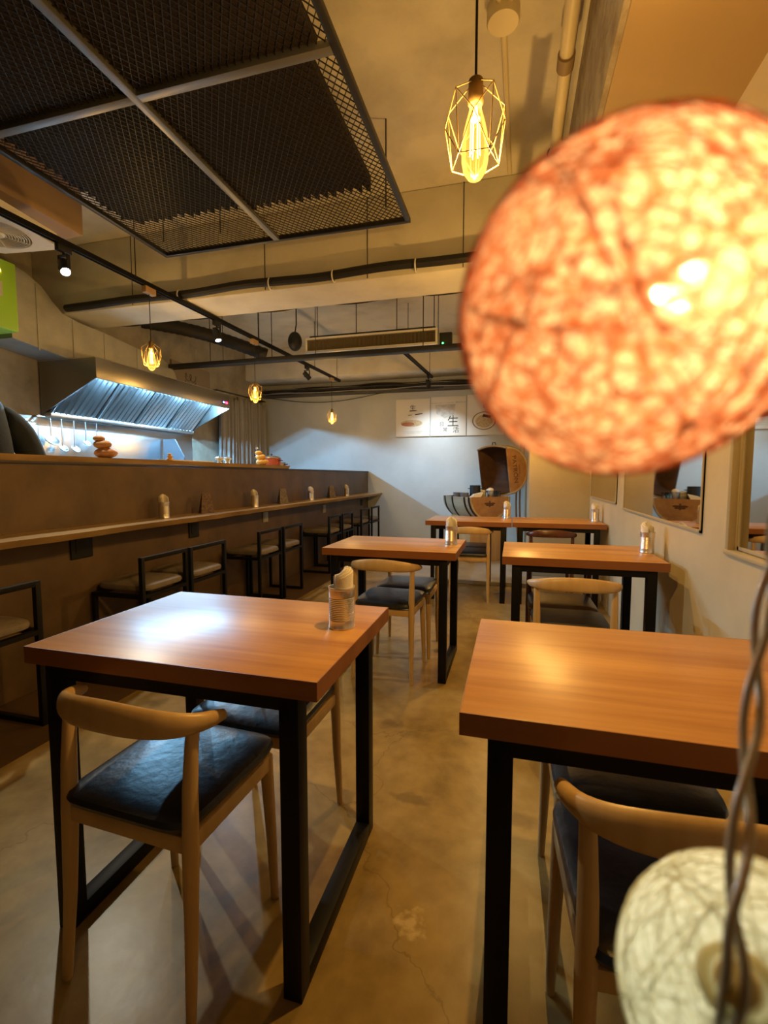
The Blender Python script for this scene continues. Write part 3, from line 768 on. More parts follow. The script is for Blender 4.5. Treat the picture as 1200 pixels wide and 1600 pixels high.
# ceiling fan box
fx, fy, fz = -3.30, 2.43, 2.75
fan = thing('box_fan', 'white square ceiling fan with round grille, hung at the left edge', 'fan', (fx, fy, fz), .12)
def fb(b):
    s = .26; R = .20; h = .085; n = 48
    lo, hi = [], []
    for k in range(n):
        a = 2 * PI * k / n; ca, sa = math.cos(a), math.sin(a)
        q = s / max(abs(ca), abs(sa)); q = min(q, s * 1.28)
        lo.append((b.verts.new((R * ca, R * sa, .0)), b.verts.new((q * ca, q * sa, 0)), b.verts.new((q * ca, q * sa, h)), b.verts.new((R * ca, R * sa, h))))
    for k in range(n):
        a, c = lo[k], lo[(k + 1) % n]
        for i in range(4): b.faces.new((a[i], a[(i + 1) % 4], c[(i + 1) % 4], c[i]))
part('housing', fb, M['white_plastic'], fan, smooth=25)
def grl(b):
    for r in [.03 + .0155 * i for i in range(12)]:
        tube(b, [(r * math.cos(a), r * math.sin(a), -.004) for a in [2 * PI * k / 40 for k in range(40)]], .0022, 6, closed=True)
    for k in range(6):
        a = PI / 3 * k; tube(b, [(.03 * math.cos(a), .03 * math.sin(a), -.002), (.2 * math.cos(a), .2 * math.sin(a), -.002)], .003, 6)
    lathe(b, [(.045, -.012), (.055, -.004), (.055, .004)], 24)
part('grille', grl, M['white_plastic'], fan)
def bl(b):
    for k in range(5):
        a = 2 * PI * k / 5
        prism(b, [(.03 * math.cos(a), .03 * math.sin(a), .03), (.18 * math.cos(a - .25), .18 * math.sin(a - .25), .025), (.18 * math.cos(a + .35), .18 * math.sin(a + .35), .05), (.03 * math.cos(a + .5), .03 * math.sin(a + .5), .04)], (0, 0, .004))
part('blade', bl, M['white_plastic'], fan, smooth=0)
part('back_plate', lambda b: box(b, -.24, .24, -.24, .24, .085, .095), M['white_plastic'], fan)
for sx in (-1, 1):
    part('hanger_rod', lambda b: tube(b, [(sx * .15, -.12, .095), (sx * .15, -.12, 2.985 - fz)], .005, 8), M['frame_dark'], fan)

# person at the stove (skinned continuous body)
def person():
    J = {'pel': ((0, 0, .96), .135), 'bel': ((0, 0, 1.08), .130), 'chest': ((-.02, 0, 1.28), .150), 'up': ((-.03, 0, 1.45), .130), 'nk': ((-.03, 0, 1.60), .098), 'hd0': ((-.065, 0, 1.66), .075), 'hd1': ((-.075, 0, 1.75), .100), 'hd2': ((-.07, 0, 1.82), .07)}
    E = [('pel', 'bel'), ('bel', 'chest'), ('chest', 'up'), ('up', 'nk'), ('nk', 'hd0'), ('hd0', 'hd1'), ('hd1', 'hd2')]
    for n, s in (('r', 1), ('l', -1)):
        J.update({n + 'cl': ((-.03, s * .09, 1.53), .105), n + 'sh': ((-.03, s * .205, 1.46), .095), n + 'el': ((.03, s * .30, 1.18), .070), n + 'wr': ((-.22, s * .24, 1.09), .042), n + 'hp': ((-.05, s * .10, .92), .11) if 0 else ((0, s * .095, .90), .115),
                  n + 'kn': ((-.02, s * .11, .49), .068), n + 'an': ((.02, s * .115, .09), .045), n + 'he': ((.03, s * .115, .05), .045), n + 'to': ((-.17, s * .125, .035), .035)})
        E += [('up', n + 'cl'), (n + 'cl', n + 'sh'), (n + 'sh', n + 'el'), (n + 'el', n + 'wr'), ('pel', n + 'hp'), (n + 'hp', n + 'kn'), (n + 'kn', n + 'an'), (n + 'an', n + 'to'), (n + 'an', n + 'he')]
    names = list(J)
    me = bpy.data.meshes.new('body'); me.from_pydata([J[k][0] for k in names], [(names.index(a), names.index(c)) for a, c in E], [])
    o = bpy.data.objects.new('body', me); C.objects.link(o)
    o.modifiers.new('skin', 'SKIN'); sb = o.modifiers.new('sub', 'SUBSURF'); sb.levels = sb.render_levels = 2
    for i, k in enumerate(names): me.skin_vertices[0].data[i].radius = (J[k][1], J[k][1]); 
    me.skin_vertices[0].data[0].use_root = True
    return o
def bake(o, name, m, parent):
    dg_ = bpy.context.evaluated_depsgraph_get()
    me = bpy.data.meshes.new_from_object(o.evaluated_get(dg_)); me.name = name
    for p in me.polygons: p.use_smooth = True
    me.materials.clear(); me.materials.append(m)
    n = bpy.data.objects.new(name, me); C.objects.link(n); n.parent = parent
    bpy.data.objects.remove(o)
    return n
pe = thing('person', 'person in dark jacket at the left edge, back turned, standing at the stove', 'person', (-2.95, 2.06, 0))
body = bake(person(), 'body', M['navy'], pe)
def face(b):
    ball(b, (-.092, 0, 1.715), .088, 14, (1, .86, 1.2))
    tube(b, [(-.17, 0, 1.740), (-.19, 0, 1.705), (-.178, 0, 1.695)], [.008, .013, .008], 8)
    for s in (-1, 1): ball(b, (-.085, s * .08, 1.715), .022, 8, (.8, .4, 1.3))
part('face', face, M['skin'], pe, 'bare face', smooth=80)
part('mouth', lambda b: ball(b, (-.172, 0, 1.665), .02, 8, (.3, 1, .3)), mat('lips', (.35, .13, .1), .5), pe)
for s in (-1, 1): part('eye', lambda b: ball(b, (-.166, s * .032, 1.740), .011, 8), M['ink'], pe)
def hr(b):
    ball(b, (-.068, 0, 1.755), .108, 14, (1, .88, 1.05))
    bmesh.ops.delete(b, geom=[v for v in b.verts if v.co.x < -.10 and v.co.z < 1.790 or v.co.z < 1.670], context='VERTS')
solidify(part('hair', hr, M['hair'], pe, smooth=80), .01)
for n_, s in (('r', 1), ('l', -1)):
    w = Vector((-.22, s * .24, 1.09))
    def hand(b, s=s, w=w):
        tube(b, [w + Vector((.03, 0, .005)), w + Vector((-.02, 0, 0)), w + Vector((-.06, 0, -.005)), w + Vector((-.095, 0, -.01))], 1, 10, flat=([.016, .015, .014, .011], [.022, .030, .038, .034]), up0=(0, 0, 1))
        for q, (dy, L) in enumerate(((-.028, .068), (-.010, .078), (.010, .073), (.027, .056))):
            a = w + Vector((-.088, dy, -.010))
            tube(b, [a, a + Vector((-L * .45, 0, -.006)), a + Vector((-L * .72, 0, -.028)), a + Vector((-L * .72, 0, -.028 - L * .25))], [.0095, .009, .008, .006], 8)
        a = w + Vector((-.035, -s * .03, -.004))
        tube(b, [a, a + Vector((-.02, -s * .026, -.012)), a + Vector((-.05, -s * .030, -.026))], [.011, .010, .007], 8)
    part('hand', hand, M['skin'], pe, 'bare hand')

# ------------------------------------------------------------------ track rail, spots, pendants
def along(p, q, t): return Vector(p).lerp(Vector(q), t)
RA, RB, RZ = Vector((-2.935, .6, 0)), Vector((-2.728, 7.26, 0)), 2.69
def rail_x(y): return RA.x + (RB.x - RA.x) * (y - RA.y) / (RB.y - RA.y)
def rail(a, b_, z, name, label, hang):
    t = thing(name, label, 'track', (0, 0, 0))
    d = (b_ - a); L = d.length; ang = math.atan2(d.y, d.x)
    Mx = Matrix.Translation((a.x, a.y, z)) @ Matrix.Rotation(ang, 4, 'Z')
    def f(b):
        box(b, 0, L, -.018, -.010, -.016, .02, 0, 2, Mx); box(b, 0, L, .010, .018, -.016, .02, 0, 2, Mx); box(b, 0, L, -.010, .010, .004, .02, 0, 2, Mx)
    part('channel', f, M['steel_black'], t, smooth=0)
    part('end_cap', lambda b: box(b, L - .002, L + .006, -.02, .02, -.018, .022, 0, 2, Mx), M['steel_black'], t)
    for s, top in hang:
        p = Mx @ Vector((s * L, 0, .02))
        part('hanger_rod', lambda b: tube(b, [p, (p.x, p.y, top)], .004, 6), M['frame_dark'], t)
rail(RA, RB, RZ, 'track_rail', 'long black lighting track running the length of the bar', [((2.0 - .6) / 6.66, ZC), ((3.15 - .6) / 6.66, ZC), ((4.9 - .6) / 6.66, ZC), ((6.35 - .6) / 6.66, ZC), (.985, ZC)])
R2A, R2B = Vector((-1.344, 5.66, 0)), Vector((-1.25, 7.36, 0))
rail(R2A, R2B, 2.69, 'track_rail', 'short black lighting track near the back wall, above the posters', [(.2, ZC), (.92, ZC)])

def spot(loc, aim, lit, label, power=0, size=60, lm='led_cool', col=(.85, .93, 1), blend=.6):
    t = thing('track_spotlight', label, 'spotlight', loc, group='track spotlights')
    a = Vector(aim).normalized()
    part('adapter', lambda b: box(b, -.016, .016, -.05, .05, -.045, 0, .002), M['black'], t)
    def yk(b):
        for s in (-1, 1): box(b, s * .036 - .003, s * .036 + .003, -.012, .012, -.15, -.06)
        box(b, -.039, .039, -.012, .012, -.066, -.06); tube(b, [(0, 0, -.045), (0, 0, -.062)], .008, 8)
    part('yoke', yk, M['black'], t)
    q = a.to_track_quat('-Z', 'Y').to_matrix().to_4x4()
    Mx = Matrix.Translation((0, 0, -.135)) @ q
    h = part('housing', lambda b: lathe(b, [(.026, .06), (.032, .05), (.032, -.05), (.030, -.056), (.028, -.056), (.028, -.044), (.001, -.044)], 24, M=Mx), M['black'], t)
    part('lens', lambda b: lathe(b, [(.0275, -.047), (.0275, -.043)], 24, M=Mx), M[lm] if lit else M['black'], h)
    if power:
        light('spot_light', 'SPOT', power, col, Mx @ Vector((0, 0, -.06)), t, .028, size, blend, a)
    return t
zA = RZ - .016
spot((rail_x(2.55), 2.55, zA), (.70, -.42, -1), True, 'lit spotlight on the bar track, nearest, beside the fan', 44, 100, col=(1, .95, .74))
spot((rail_x(4.14), 4.14, zA), (.35, -.1, -1), True, 'lit spotlight on the bar track above the hood, second', 28, 110, col=(.66, .82, 1))
spot((rail_x(6.1), 6.1, zA), (.7, .8, -1), False, 'unlit black spotlight on the bar track near its far end')
spot((-1.262, 7.14, 2.674), (.0, .68, -1.0), True, 'spotlight at the end of the short track, aimed at the back wall', 62, 92, col=(.80, .92, 1), blend=1.0)

def pendant(loc, top, label, power, adapter=None, cagemat='brass'):
    """loc = cage apex"""
    t = thing('pendant_lamp', label, 'pendant lamp', loc, group='caged pendant bulbs')
    part('cord', lambda b: tube(b, [(0, 0, .008), (0, 0, top - loc[2] - (.05 if adapter else .02))], .0032, 8), M['black'], t)
    if adapter:
        part('track_adapter', lambda b: box(b, -.022, .022, -.055, .055, top - loc[2] - .05, top - loc[2], .003), M[adapter], t)
    else:
        part('ceiling_rose', lambda b: lathe(b, [(.045, top - loc[2]), (.045, top - loc[2] - .015), (.012, top - loc[2] - .03)], 24), M['black'], t)
    part('socket', lambda b: lathe(b, [(.006, .015), (.017, .006), (.019, -.045), (.016, -.05)], 20), M['brass'], t)
    def pt(r, a, z): return Vector((r * math.cos(a), r * math.sin(a), z))
    def cage(b):
        n = 5; q = 2 * PI / n; o = .35
        r0 = [pt(.012, o + q * k, .0) for k in range(n)]; r1 = [pt(.072, o + q * k, -.045) for k in range(n)]
        r2 = [pt(.074, o + q * (k + .5), -.108) for k in range(n)]; r3 = [pt(.060, o + q * k, -.182) for k in range(n)]
        w = .0012
        for k in range(n):
            for a_, b_ in ((r0[k], r0[(k + 1) % n]), (r0[k], r1[k]), (r1[k], r2[k]), (r1[(k + 1) % n], r2[k]), (r2[k], r3[k]), (r2[k], r3[(k + 1) % n]), (r3[k], r3[(k + 1) % n]), (r1[k], r3[k])):
                tube(b, [a_, b_], w, 6)
    part('cage', cage, M[cagemat], t)
    gl = part('bulb', lambda b: lathe(b, [(.014, -.048), (.015, -.062), (.022, -.085), (.029, -.115), (.0325, -.150), (.032, -.178), (.027, -.202), (.016, -.218), (.004, -.223)], 28), M['bulb_glass'], t)
    def fil(b):
        lathe(b, [(.004, -.052), (.006, -.075), (.011, -.08), (.011, -.083)], 12)
        for k in range(6):
            a = PI / 3 * k
            tube(b, [(.010 * math.cos(a), .010 * math.sin(a), -.082), (.012 * math.cos(a), .012 * math.sin(a), -.165)], .0009, 5)
    part('filament', fil, M['bulb_hot'], gl)
    light('bulb_light', 'POINT', power, (1, .69, .33), (0, 0, -.180), t, .010)
    return t
pendant((-.106, 1.22, 2.108), ZC, 'large caged amber pendant bulb at the top, left of the orange ball', 26)
rail(Vector((.07, 3.0, 0)), Vector((-.09, 5.45, 0)), 2.50, 'track_rail', 'black lighting track over the right tables, hidden behind the orange ball', [(.36, 2.72), (.95, ZC)])
pendant((.054, 3.25, 2.108), 2.484, 'caged amber pendant bulb behind the orange ball, over the middle tables', 24, 'stand')
pendant((-.074, 5.20, 2.108), 2.484, 'added unseen caged pendant bulb behind the orange ball, over the far tables', 18, 'stand')  # unseen lamp added to bring more light into the room
pendant((rail_x(3.28), 3.28, 2.245), zA, 'caged amber bulb hanging from the bar track, leftmost, above the hood', 9, 'stand')
pendant((rail_x(4.80), 4.80, 2.205), zA, 'caged amber bulb hanging from the bar track in front of the curtain', 9, 'stand')
pendant((rail_x(6.95), 6.95, 2.195), zA, 'caged amber bulb hanging from the bar track before the white wall', 8, 'stand')

# ------------------------------------------------------------------ suspended mesh panel + foam
PX0, PX1, PY0, PY1, PZ = -2.545, -.675, .50, 3.12, 2.80
XM, YM = -1.615, 1.82
mp_ = thing('mesh_panel', 'large suspended expanded-metal ceiling panel with dark frame, top left', 'ceiling panel', (0, 0, 0))
def frm(b):
    w = .03
    for a in ((PX0, PX1, PY1 - w, PY1), (PX0, PX1, PY0, PY0 + w), (PX0, PX0 + w, PY0 + w, PY1 - w), (PX1 - w, PX1, PY0 + w, PY1 - w)):
        box(b, *a, PZ, PZ + w, .001)
part('frame', frm, M['frame_dark'], mp_)
part('cross_bar', lambda b: box(b, XM - .02, XM + .02, PY0 + .03, PY1 - .03, PZ - .004, PZ + .026, .001), M['frame_light'], mp_)
part('cross_bar', lambda b: [box(b, PX0 + .03, XM - .02, YM - .02, YM + .02, PZ - .004, PZ + .026, .001), box(b, XM + .02, PX1 - .03, YM - .02, YM + .02, PZ - .004, PZ + .026, .001)], M['frame_light'], mp_)
def xmesh(b):
    x0, x1, y0, y1 = PX0 + .015, PX1 - .015, PY0 + .015, PY1 - .015
    nx = int((x1 - x0) / .0175); ny = int((y1 - y0) / .024)
    dx = (x1 - x0) / nx; dy = (y1 - y0) / ny; z = PZ + .018; w = .0021; h = .0025
    for j in range(ny):
        prev = None
        for i in range(nx + 1):
            x = x0 + dx * i; y = y0 + dy * (j + .5) + (dy * .5 if (i + j) % 2 else -dy * .5) * .98
            vs = [b.verts.new((x, y - w, z - h)), b.verts.new((x, y + w, z - h)), b.verts.new((x, y + w, z + h)), b.verts.new((x, y - w, z + h))]
            if prev:
                for q in range(4): b.faces.new((prev[q], prev[(q + 1) % 4], vs[(q + 1) % 4], vs[q]))
            prev = vs
part('metal_mesh', xmesh, M['mesh'], mp_, smooth=0)
for x, y in ((PX0 + .015, 1.2), (PX1 - .015, 1.2), (PX0 + .12, 2.95), (PX1 - .12, 2.95), (XM - .35, 2.95)):
    part('hanger_rod', lambda b: tube(b, [(x, y, PZ + .025), (x, y, ZC)], .0045, 6), M['frame_dark'], mp_)
def foam(x0, x1, y0, y1, m, label, teeth_front=False, teeth_left=False, seed=0):
    b = B(); z0, z1 = PZ + .026, PZ + .066
    poly = []
    rnd = random.Random(seed)
    def saw(p, q, out, n, amp):
        r = []
        for i in range(n):
            f = i / n; g = (i + .5) / n
            r.append(Vector(p).lerp(Vector(q), f)); r.append(Vector(p).lerp(Vector(q), g) + Vector(out) * amp * rnd.uniform(.75, 1.15))
        return r
    # counter-clockwise from the near left corner
    c = [(x0, y0, 0), (x1, y0, 0), (x1, y1, 0), (x0, y1, 0)]
    poly += [Vector(c[0]), Vector(c[1])]
    if teeth_front:
        poly += saw(c[2], c[3], (0, 1, 0), int((x1 - x0) / .05), .075)
    else: poly.append(Vector(c[2]))
    if teeth_left:
        poly += saw(c[3], c[0], (-1, 0, 0), int((y1 - y0) / .05), .07)
    else: poly.append(Vector(c[3]))
    prism(b, [(p.x, p.y, z0) for p in poly], (0, 0, z1 - z0))
    o = obj('acoustic_foam', b, m, smooth=0)
    tag(o, label, 'foam sheet', 'foam sheets on the mesh panel')
foam(PX0 + .13, XM - .003, YM + .003, 2.66, M['foam_black'], 'black saw-edged foam sheet in the front left bay of the mesh panel', True, True, 1)
foam(XM + .003, -.815, YM + .003, 2.70, M['foam'], 'dark brown saw-edged foam sheet in the front right bay of the mesh panel', True, False, 2)
foam(PX0 + .06, XM - .003, .54, YM - .003, M['foam'], 'dark brown foam sheet in the rear left bay of the mesh panel', False, False, 3)
foam(XM + .003, -.765, .54, YM - .003, M['foam'], 'dark brown foam sheet in the rear right bay, towards the pendant', False, False, 4)

# ------------------------------------------------------------------ pipes, air conditioner and ceiling clutter
lp = thing('insulated_pipe', 'thick black lagged pipe along the lower edge of the concrete beam', 'pipe', (0, 0, 0))
def lag(b):
    P = []
    for i in range(60):
        x = -4.13 + i * 4.38 / 59
        P.append((x, 3.663 + .006 * noise.noise((x * 2, 0, 0)), 2.770 + .018 * noise.noise((x * 1.6, 3, 0)) + .012 * (x + 2.2) * .6))
    tube(b, P, .034, 10)
part('lagging', lag, M['black_rubber'], lp)
for x in (-2.86, -1.98, -1.42, -.75): part('clip', lambda b: tube(b, [(x, 3.663 + .040 * math.cos(a), 2.757 + .012 * (x + 2.2) * .6 + .046 * math.sin(a)) for a in [2 * PI * k / 16 for k in range(16)]], .006, 6, closed=True), M['white_plastic'], lp)
tp = part('thin_cable', lambda b: tube(b, [(-4.4 + i * .115, 4.165, 2.735 + .012 * math.sin(i * .9)) for i in range(41)], .011, 8), M['black_rubber']); tag(tp, 'thin dark cable along the rear lower edge of the concrete beam', 'cable')
ac = thing('air_conditioner', 'long ceiling air conditioner with pale slatted outlet above the black cross bar', 'air conditioner', (-1.655, 5.4, 2.648))
part('body', lambda b: box(b, -.77, .77, .03, .20, .0, .21, .01), M['black'], ac)
def of(b):
    w = .022
    for a in ((-.80, .80, 0, w), (-.80, .80, .175 - w, .175), (-.80, -.80 + w, w, .175 - w), (.80 - w, .80, w, .175 - w)): box(b, a[0], a[1], -.02, .03, a[2], a[3], .002)
part('outlet_frame', of, M['white_plastic'], ac)
part('louvre', lambda b: [box(b, -.778 + i * .0156, -.778 + i * .0156 + .004, -.008, .012, .022, .153) for i in range(100)], mat('brown_slats', (.28, .22, .13), .5), ac, smooth=0)
part('status_light', lambda b: ball(b, (.862, -.012, .0), .009, 8), M['led_green'], ac)
part('sensor_box', lambda b: box(b, .82, .96, 0, .06, -.03, .12, .004), M['black'], ac)
for x in (-.70, -.2, .3, .74):
    part('hanger_rod', lambda b: tube(b, [(x, .12, .2), (x, .12, ZC - 2.648)], .005, 6), M['frame_dark'], ac)
cb = thing('cross_bar', 'black steel bar spanning the ceiling under the air conditioner', 'bar', (0, 5.3, 2.56))
part('bar', lambda b: box(b, XL, .25, -.02, .02, -.02, .02, .002), M['steel_black'], cb)
for x in (-3.72, -3.04, -2.86, -1.0, -.35):
    part('hanger_rod', lambda b: tube(b, [(x, 0, .02), (x, 0, ZC - 2.56)], .005, 6), M['frame_dark'], cb)
b2 = thing('cable_channel', 'black ceiling cable channel slung beside the cross bar', 'cable channel', (0, 5.05, 2.50))
part('channel', lambda b: box(b, -4.15, -.55, .0, .09, 0, .045, .003), M['black'], b2)
for x in (-3.4, -2.2, -.8): part('hanger_rod', lambda b: tube(b, [(x, .045, .045), (x, .045, ZC - 2.50)], .004, 6), M['frame_dark'], b2)
fd = part('flexible_duct', lambda b: tube(b, [Vector((-4.25, 4.75, 2.98)).lerp(Vector((-3.1, 5.6, 2.72)), i / 40) + Vector((0, 0, .05 * math.sin(i / 40 * PI))) for i in range(41)], [.075 + .006 * (i % 2) for i in range(41)], 16), M['black_rubber']); tag(fd, 'black ribbed flexible duct sloping down behind the beam, left', 'duct')
spk = thing('ceiling_speaker', 'round black speaker at the left end of the air conditioner', 'speaker', (-2.60, 5.40, 2.80))
part('shell', lambda b: ball(b, (0, 0, 0), .10, 14, (.85, .85, 1.15)), M['black'], spk)
part('bracket', lambda b: tube(b, [(0, 0, .1), (.02, 0, .2), (.02, 0, ZC - 2.80)], .008, 8), M['black'], spk)
cbk = thing('cable_tray', 'dark tray heaped with grey cables along the top of the back wall', 'cables', (0, 0, 0))
part('tray', lambda b: [box(b, -4.5, .1, 7.86, YB - .002, 2.60, 2.608), box(b, -4.5, .1, 7.86, 7.866, 2.608, 2.645)], mat('dull_grey_tray', (.10, .095, .085), .6, .4), cbk, smooth=0)
rc = random.Random(5)
for k in range(9):
    def f(b, k=k):
        P = []
        for i in range(47):
            x = -4.45 + i * .098
            P.append((x, 7.83 + .13 * (k % 5) / 4 + .02 * noise.noise((x * 1.5, k * 3.1, 0)), 2.635 + .022 * (k // 2) + .03 * noise.noise((x * 1.1 + k * 7, 5, k))))
        tube(b, P, .007 + .006 * (k % 3), 6)
    part('cable', f, M['black_rubber'] if k % 3 else mat('grey_cable', (.35, .34, .31), .5), cbk)
sw_ = part('slack_cable', lambda b: tube(b, [(-4.4 + i * .11, 7.98, 2.60 - .12 * math.sin(PI * i / 20)) for i in range(21)], .006, 6), M['black_rubber']); tag(sw_, 'slack dark cable sagging across the upper back wall', 'cable')
pv = thing('ceiling_pipe', 'cream plastic pipe running along the ceiling toward the concrete beam', 'pipe', (.205, 0, 3.20))
part('pipe', lambda b: tube(b, [(0, -1.1, 0), (0, 2.62, 0)], .034, 18), M['pvc'], pv)
part('pipe', lambda b: tube(b, [(0, 2.62, -.012), (0, 3.68, -.03)], .031, 18), M['pvc'], pv)
part('coupling', lambda b: tube(b, [(0, 2.58, -.004), (0, 2.66, -.006)], .041, 18), mat('brown_joint', (.25, .17, .08), .6), pv)
for y in (.6, 2.1, 3.3): part('clamp', lambda b: [tube(b, [(.04 * math.cos(a), y, .04 * math.sin(a) - .008) for a in [2 * PI * k / 20 for k in range(20)]], .004, 6, closed=True), tube(b, [(0, y, .034), (0, y, ZC - 3.20)], .004, 6)], M['frame_dark'], pv)
jb = thing('junction_box', 'round cream junction box with conduits on the ceiling above the pendant', 'junction box', (-.09, 2.43, ZC - .001))
part('box', lambda b: lathe(b, [(.075, 0), (.075, -.06), (.07, -.068), (.001, -.07)], 28), M['pvc'], jb)
part('box', lambda b: lathe(b, [(.06, 0), (.06, -.05), (.055, -.055), (.001, -.056)], 28, (-.02, -.16, 0)), M['pvc'], jb)
for d in ((.35, -.9), (-.14, -1), (.02, 1.2)): part('conduit', lambda b: tube(b, [(d[0] * .08, d[1] * .06, -.03), (d[0], d[1], -.03)], .016, 10), M['pvc'], jb)

# ------------------------------------------------------------------ posters on the back wall
def poster(x0, x1, z0, z1, label):
    t = thing('poster', label, 'poster', ((x0 + x1) / 2, YB, z0), group='menu posters on the back wall')
    w = (x1 - x0) / 2
    part('board', lambda b: box(b, -w, w, -.028, 0, 0, z1 - z0, .002), M['poster'], t)
    return t, w, z1 - z0
yF = -.0285
def stroke(b, pts, w):   # flat brush stroke lying on the board, pts (x,z)
    for (a, c) in zip(pts, pts[1:]):
        d = Vector((c[0] - a[0], c[1] - a[1])); n = Vector((-d.y, d.x)).normalized() * w / 2
        prism(b, [(a[0] + n.x, yF, a[1] + n.y), (a[0] - n.x, yF, a[1] - n.y), (c[0] - n.x * .7, yF, c[1] - n.y * .7), (c[0] + n.x * .7, yF, c[1] + n.y * .7)], (0, -.001, 0))
def disc(b, cx, cz, rx, rz, y=yF, th=.001, n=32):
    prism(b, [(cx + rx * math.cos(2 * PI * k / n), y, cz + rz * math.sin(2 * PI * k / n)) for k in range(n)], (0, -th, 0))
def glyph(txt, size, x, z, mtl, parent, name='lettering', rot=None, align='CENTER', y=None):
    cu = bpy.data.curves.new('t', 'FONT'); cu.body = txt; cu.size = size; cu.align_x = align; cu.extrude = .0006
    o = bpy.data.objects.new('t', cu); C.objects.link(o)
    dg_ = bpy.context.evaluated_depsgraph_get()
    me = bpy.data.meshes.new_from_object(o.evaluated_get(dg_)); bpy.data.objects.remove(o)
    R = rot if rot is not None else Matrix.Translation((x, yF if y is None else y, z)) @ Matrix.Rotation(PI / 2, 4, 'X')
    me.transform(R); me.materials.clear(); me.materials.append(mtl); me.name = name
    n = bpy.data.objects.new(name, me); C.objects.link(n); n.parent = parent
    return n
t, w, h = poster(-1.985, -1.392, 1.842, 2.478, 'left poster with a rice dish and brush lettering on the white back wall')
glyph('\u751f', .11, 0, h - .19, M['ink'], t)
part('brush_mark', lambda b: [stroke(b, [(-.06, h - .205), (.07, h - .20)], .012), stroke(b, [(.04, .37), (.17, .385)], .018), stroke(b, [(-.08, .36), (-.01, .368)], .012)], M['ink'], t)
part('dish', lambda b: disc(b, -.02, .225, .19, .058), M['food_tan'], t)
part('dish_meat', lambda b: disc(b, -.085, .21, .115, .034, yF - .0008), M['food_red'], t)
part('caption', lambda b: [stroke(b, [(-.16, .085), (.17, .085)], .012), stroke(b, [(-.15, .06), (.15, .06)], .012)], M['poster_shade'], t)
t, w, h = poster(-1.378, -1.075, 1.842, 2.50, 'middle')
bpy.data.objects.remove(bpy.data.objects[t.name].children[0]); bpy.data.objects.remove(t)
t, w, h = poster(-1.375, -.785, 1.842, 2.495, 'middle poster with grey picture and large brush characters on the back wall')
part('grey_picture', lambda b: prism(b, [(-.22, yF, h - .13), (.12, yF, h - .13), (.10, yF, h - .30), (-.06, yF, h - .36), (-.20, yF, h - .28)], (0, -.001, 0)), M['poster_shade'], t)
part('top_line', lambda b: [stroke(b, [(-.29, h - .105), (.10, h - .105)], .014), stroke(b, [(.12, h - .100), (.29, h - .098)], .026)], M['poster_shade'], t)
glyph('\u751f', .20, .08, .17, M['ink'], t)
glyph('\u6d3b', .11, .13, .06, M['ink'], t)
glyph('\u65e5', .08, -.11, .17, M['ink'], t)
glyph('\u5e38', .08, -.05, .075, M['ink'], t)
t, w, h = poster(-.768, -.17, 1.842, 2.505, 'right poster with a round noodle bowl, partly behind the orange ball')
glyph('\u65e5', .085, -.02, h - .13, M['ink'], t)
part('brush_mark', lambda b: [stroke(b, [(-.03, h - .17), (-.02, h - .22)], .014), stroke(b, [(.02, h - .17), (.035, h - .23)], .010)], M['ink'], t)
part('bowl_rim', lambda b: disc(b, -.02, .235, .195, .15), mat('brown_rim', (.30, .2, .12), .7), t)
part('bowl', lambda b: disc(b, -.02, .235, .175, .135, yF - .0008), M['poster'], t)
part('noodles', lambda b: disc(b, -.02, .225, .14, .105, yF - .0016), M['food_tan'], t)
part('seaweed', lambda b: prism(b, [(-.05, yF - .0026, .30), (.08, yF - .0026, .275), (.10, yF - .0026, .315), (-.03, yF - .0026, .345)], (0, -.001, 0)), M['ink'], t)

# ------------------------------------------------------------------ half barrel sideboard
AX = math.radians(-38)          # disc end points to (sin38, -cos38)
bb = thing('barrel_sideboard', 'halved oak barrel sideboard with its lid propped open, before the back wall', 'barrel', (-.49, 6.46, .045), 0)
L, R = .68, .33
Rz = Matrix.Rotation(math.radians(38), 4, 'Z')       # local -y is the disc end
def half_barrel(zc, lo, thick=.022, n=28, m=12):
    """half shell, axis along y; lo=True lower half"""
    def f(b):
        g = []
        for j in range(m + 1):
            v = -1 + 2 * j / m; y = v * L / 2; rr = R * (1 - .13 * v * v) * 1.06
            row = []
            for i in range(n + 1):
                a = (PI if lo else 0) + PI * i / n
                row.append((b.verts.new((rr * math.cos(a), y, zc + rr * math.sin(a))), b.verts.new(((rr - thick) * math.cos(a), y, zc + (rr - thick) * math.sin(a)))))
            g.append(row)
        for j in range(m):
            for i in range(n):
                b.faces.new((g[j][i][0], g[j][i + 1][0], g[j + 1][i + 1][0], g[j + 1][i][0]))
                b.faces.new((g[j][i][1], g[j + 1][i][1], g[j + 1][i + 1][1], g[j][i + 1][1]))
            for i in (0, n): b.faces.new((g[j][i][0], g[j + 1][i][0], g[j + 1][i][1], g[j][i][1]))
        for j in (0, m):
            for i in range(n): b.faces.new((g[j][i][0], g[j][i][1], g[j][i + 1][1], g[j][i + 1][0]))
    return f
def end_disc(zc, lo, y):
    def f(b):
        r = R * .925
        prism(b, [(r * math.cos((PI if lo else 0) + PI * i / 24), y, zc + r * math.sin((PI if lo else 0) + PI * i / 24)) for i in range(25)], (0, .018, 0))
    return f
def hoop(zc, lo, v):
    def f(b):
        rr = R * (1 - .13 * v * v) * 1.06 + .002
        n = 28
        prev = None
        for i in range(n + 1):
            a = (PI if lo else 0) + PI * i / n
            q = [b.verts.new((r_ * math.cos(a), v * L / 2 + dy, zc + r_ * math.sin(a))) for r_, dy in ((rr, -.016), (rr, .016), (rr + .003, .016), (rr + .003, -.016))]
            if prev:
                for k in range(4): b.faces.new((prev[k], prev[(k + 1) % 4], q[(k + 1) % 4], q[k]))
            else: b.faces.new(q)
            prev = q
        b.faces.new(prev[::-1])
    return f
ZT = .855
